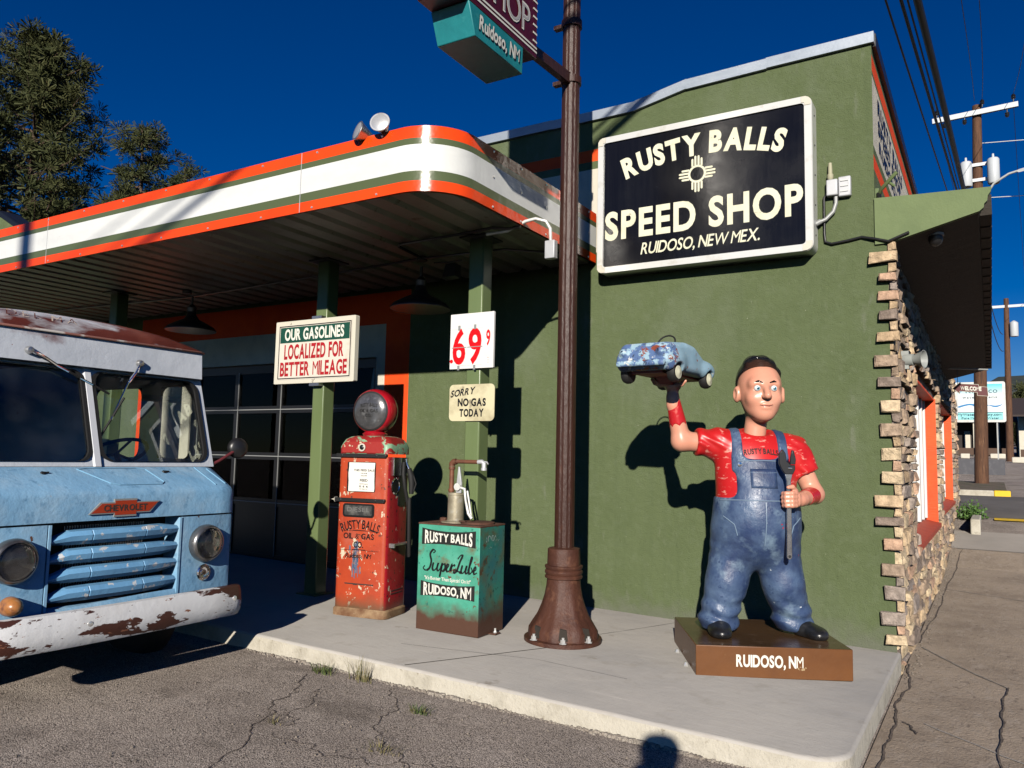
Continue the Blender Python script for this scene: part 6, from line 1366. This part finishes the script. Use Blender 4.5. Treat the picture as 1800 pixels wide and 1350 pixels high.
# water company sign on posts
Ws = thing('water_sign', 'white and turquoise water company sign board on a grey post', 'sign', (.55, 30, 1.2))
q = MB(); q.prism(rr_poly(-.42, 1.34, 3.22, 4.85, .08), lambda u, v, k: (u, 30 + .18 * k, v)); q.build('cabinet', M['signframe'], Ws)
tqm = mat('sign_turquoise', (.10, .55, .60), .4); ppl = mat('sign_pale', (.55, .78, .78), .4)
def gradsheet():
    m = mat('sign_gradient', (.12, .60, .66), .4, zband=((.78, .82, .80), 4.72, 4.25, .02)); q = MB(); q.box((-.33, 29.985, 3.62), (1.24, 29.998, 4.76)); q.build('face', m, Ws)
gradsheet()
q = MB(); q.box((-.33, 29.984, 3.32), (1.24, 29.998, 3.60)); q.build('lower_face', mat('sign_turquoise_pale', (.30, .72, .72), .4), Ws)
q = MB(); q.box((-.33, 29.98, 3.60), (1.24, 29.998, 3.625)); yw = 29.978
text(q, 'Kinetico', lambda u, v: (.52 + u, yw, 4.40 + v), width=1.10, h=.19, weight=0., gap=.08); text(q, 'water systems', lambda u, v: (.45 + u, yw, 4.18 + v), width=1.2, h=.10, weight=.01, gap=.14)
text(q, 'MyWaterCompany.com', lambda u, v: (.42 + u, yw, 3.48 + v), width=1.52, h=.10, weight=.03, gap=.05); text(q, 'Pure Mountain Water', lambda u, v: (.45 + u, yw, 3.345 + v), width=1.3, h=.075, weight=.03, gap=.06); q.build('lettering', mat('sign_navy', (.012, .06, .11), .4), Ws)
q = MB()
for k in range(3): stroke(q, [(-.33, 3.80 + .03 * k), (.1, 3.92 + .02 * k), (.5, 3.80 + .04 * k), (.75, 3.90), (1.0, 3.83 + .02 * k), (1.22, 3.92)], .018, lambda u, v: (u, 29.98 - .001 * k, v))
q.lathe([(.06, 0), (.06, .003), (0, .003)], (-.22, 29.985, 4.50), (0, -1, 0), 14); q.build('wave', mat('sign_blue', (.02, .22, .50), .4), Ws)
q = MB(); q.box((.36, 30.03, 1.0), (.50, 30.15, 3.25)); q.box((1.0, 30.03, 1.0), (1.05, 30.1, 3.25)); q.build('post', M['conduit'], Ws)
# kerbs, island, yellow kerb
q = MB(); q.box((-6, 16.55, .5), (.80, 16.75, gz(1, 16.6) + .14)); prop(q.build('kerb', M['kerbface'], bevel=.02), kind='structure')
q = MB(); q.box((.802, 16.54, .5), (1.16, 16.76, gz(1, 16.6) + .145)); prop(q.build('kerb', M['yellow'], bevel=.02), kind='structure')
isl = MB(); isl.ring([[(x, y, gz(x, y) + .06) for x in (-6, .6, 1.1)] for y in (16.75, 19, 22.5)], 0, False, False); prop(isl.build('ground', mat('dirt', (.17, .13, .09), .95, layers=[((.09, .10, .04), 3, .5, .65)], bump=(30, .02))), kind='structure')
q = MB(); q.box((.40, 9.9, 0), (.56, 12.95, .48)); prop(q.build('kerb', M['kerbface'], bevel=.02), kind='structure')
# lot beyond: low wall, wheel stops, two buildings, trees
q = MB(); q.box((-6, 28.2, .9), (1.22, 29.2, 1.72)); prop(q.build('low_wall', mat('grey_blockwork', (.10, .10, .11), .9, layers=[((.15, .15, .16), 4, .5, .7)])), 'low dark grey block wall below the water company sign', 'wall')
for x0, x1, y, lab in ((-.9, -.35, 52, 'cream parking block left of the wooden pole'), (.75, 1.60, 53, 'cream parking block right of the wooden pole'), (1.75, 2.35, 44, 'cream parking block at the foot of the far pole')):
    q = MB(); z = gz(1, y); q.box((x0, y, z), (x1, y + .3, z + .32)); prop(q.build('parking_block', M['stucco_c'], bevel=.05), lab, 'parking block', group='cream parking blocks')
def shopbuilding(x0, x1, y, h, label, m, cols, door):
    z = gz(1, y); t = thing('far_building', label, 'building', ((x0 + x1) / 2, y, z)); q = MB(); q.box((x0, y, z - .5), (x1, y + 8, z + h)); q.build('wall', m, t)
    q = MB(); q.ring([[(x0 - .4, y - 2.2, z + h * .82), (x1 + .4, y - 2.2, z + h * .82), (x1 + .4, y - 2.2, z + h * .82 + .12), (x0 - .4, y - 2.2, z + h * .82 + .12)], [(x0 - .4, y + 4, z + h + 1.0), (x1 + .4, y + 4, z + h + 1.0), (x1 + .4, y + 4, z + h + 1.1), (x0 - .4, y + 4, z + h + 1.1)]], 0); q.build('roof', mat('brown_roof', (.05, .035, .03), .8) if 'brown_roof' not in bpy.data.materials else bpy.data.materials['brown_roof'], t)
    for x in cols:
        q = MB(); q.box((x - .07, y - 2.0, z - .2), (x + .07, y - 1.86, z + h * .82)); q.build('porch_post', M['stucco_c'], t)
    for a, b, mm in door:
        q = MB(); q.box((a, y - .06, z + .05), (b, y - .01, z + h * .62)); q.build('garage_door' if b - a > 2 else 'door', mm, t)
    q = MB(); q.box((x0, y - 2.0, z + .0), (x1, y - 1.9, z + .5)); q.build('porch_rail', mat('rail_brown', (.10, .06, .04), .8) if 'rail_brown' not in bpy.data.materials else bpy.data.materials['rail_brown'], t)
shopbuilding(-9, 2.1, 62, 2.9, 'dark brown far building with a porch of white posts', mat('dark_siding', (.035, .028, .025), .8), (-1.6, -.2, .45, 1.3, 1.9), ((-.9, -.5, M['stucco_c']), (.0, .9, M['dark'])))
shopbuilding(2.5, 12, 58, 3.3, 'cream far building with an orange wooden garage door', M['stucco_c'], (2.9,), ((3.1, 6.0, mat('orange_door', (.42, .15, .035), .5, layers=[((.3, .1, .03), 2, .45, .6, 3, (.2, 1, 9))])),))
for i, (x, y, h, r) in enumerate(((-6, 80, 9, 4), (0, 88, 10, 4.5), (5, 84, 9, 4.2), (10, 80, 9, 4), (3, 110, 13, 6), (14, 105, 12, 6), (-12, 90, 12, 6))):
    pass
pine('pine_tree', 'dark far pine behind the porch building', -1.5, 86, 6.2, [(0, 3.2), (.6, 3.0), (1, 1.0)], 60, 31, .8, .4, 6)
pine('pine_tree', 'dark far pine behind the cream garage building', 4.6, 88, 6.4, [(0, 3.6), (.6, 3.2), (1, 1.2)], 60, 32, .8, .4, 6)
pine('pine_tree', 'dark far pine standing left of the porch building', -7.5, 84, 7.5, [(0, 3.4), (.6, 3.0), (1, 1.0)], 50, 33, .8, .4, 6)
# ================================================================== BEHIND THE GLASS
tan = mat('hanging_tan_cloth', (.34, .25, .16), .9, layers=[((.2, .14, .09), 9, .45, .7, 4, (6, 6, .4))])
rk = thing('clothes_rack', 'dark rail for clothes behind the glazed garage door', 'rack', (-8.6, 1.6, 0))
q = MB(); q.tube([(-9.6, 1.6, .05), (-9.6, 1.6, 1.5), (-7.2, 1.6, 1.5), (-7.2, 1.6, .05)], .02); q.build('frame', M['steel'], rk)
for i in range(9):
    x = -9.3 + i * .24; t_ = MB(); rr = random.Random(i); w_ = .05
    t_.ring([[(x - w_ * s + .015 * math.sin(y_ * 20 + i), 1.6 + y_, z) for s, y_ in ((1, -.22), (.6, -.1), (1, 0), (.7, .1), (1, .22), (-1, .22), (-.6, .1), (-1, 0), (-.7, -.1), (-1, -.22))] for z in (.55, 1.0, 1.38, 1.46)], 0)
    prop(t_.build('shirt', tan if i % 3 != 1 else M['stucco_c']), 'folded shirt hanging on the rail behind the garage glass', 'shirt', 'shirts on the rail')
# ================================================================== PHOTOGRAPHER (only the shadow shows)
F = thing('person', 'photographer in jacket and cap holding up a phone, seen only as a shadow', 'person', (.94, -7.25, -.15), R_(28))
F.scale = (1.05, 1.05, 1.05)
def man(P):
    d = smin(sd_ell(P, (0, 0, 1.30), (.21, .13, .28)), sd_ell(P, (0, 0, 1.0), (.18, .13, .2)), .1); d = smin(d, sd_caps(P, (-.17, 0, 1.46), (.17, 0, 1.46), .07), .06); d = smin(d, sd_caps(P, (0, 0, 1.45), (0, -.02, 1.60), .06), .04)
    for s in (-1, 1):
        d = smin(d, smin(sd_caps(P, (s * .10, 0, .95), (s * .12, -.02, .52), .10, .075), sd_caps(P, (s * .12, -.02, .52), (s * .13, .02, .10), .07, .05), .03), .04); d = smin(d, sd_caps(P, (s * .13, .04, .05), (s * .15, -.16, .05), .05, .045), .03)
        d = smin(d, smin(sd_caps(P, (s * .21, 0, 1.44), (s * .30, -.14, 1.24), .065, .055), sd_caps(P, (s * .30, -.14, 1.24), (s * .07, -.25, 1.53), .05, .038), .02), .03); d = smin(d, sd_ell(P, (s * .065, -.26, 1.555), (.03, .03, .045)), .02)
    return smin(d, sd_ell(P, (0, -.02, 1.68), (.085, .10, .12)), .03)
def facing(o): pass
F.rotation_euler = (0, 0, R_(28 + 0))
sculpt('body', lambda P: man(P * np.array([1, -1, 1])), (-.42, -.32, 0), (.42, .38, 1.85), .02, mat('dark_clothes', (.04, .045, .06), .8), F)
q = MB(); q.lathe([(.10, 1.70), (.105, 1.76), (.08, 1.80), (0, 1.815)], (0, .02, 0), (0, 0, 1), 20); q.box((-.07, .08, 1.70), (.07, .2, 1.715)); q.build('cap', M['dark'], F, local=True)
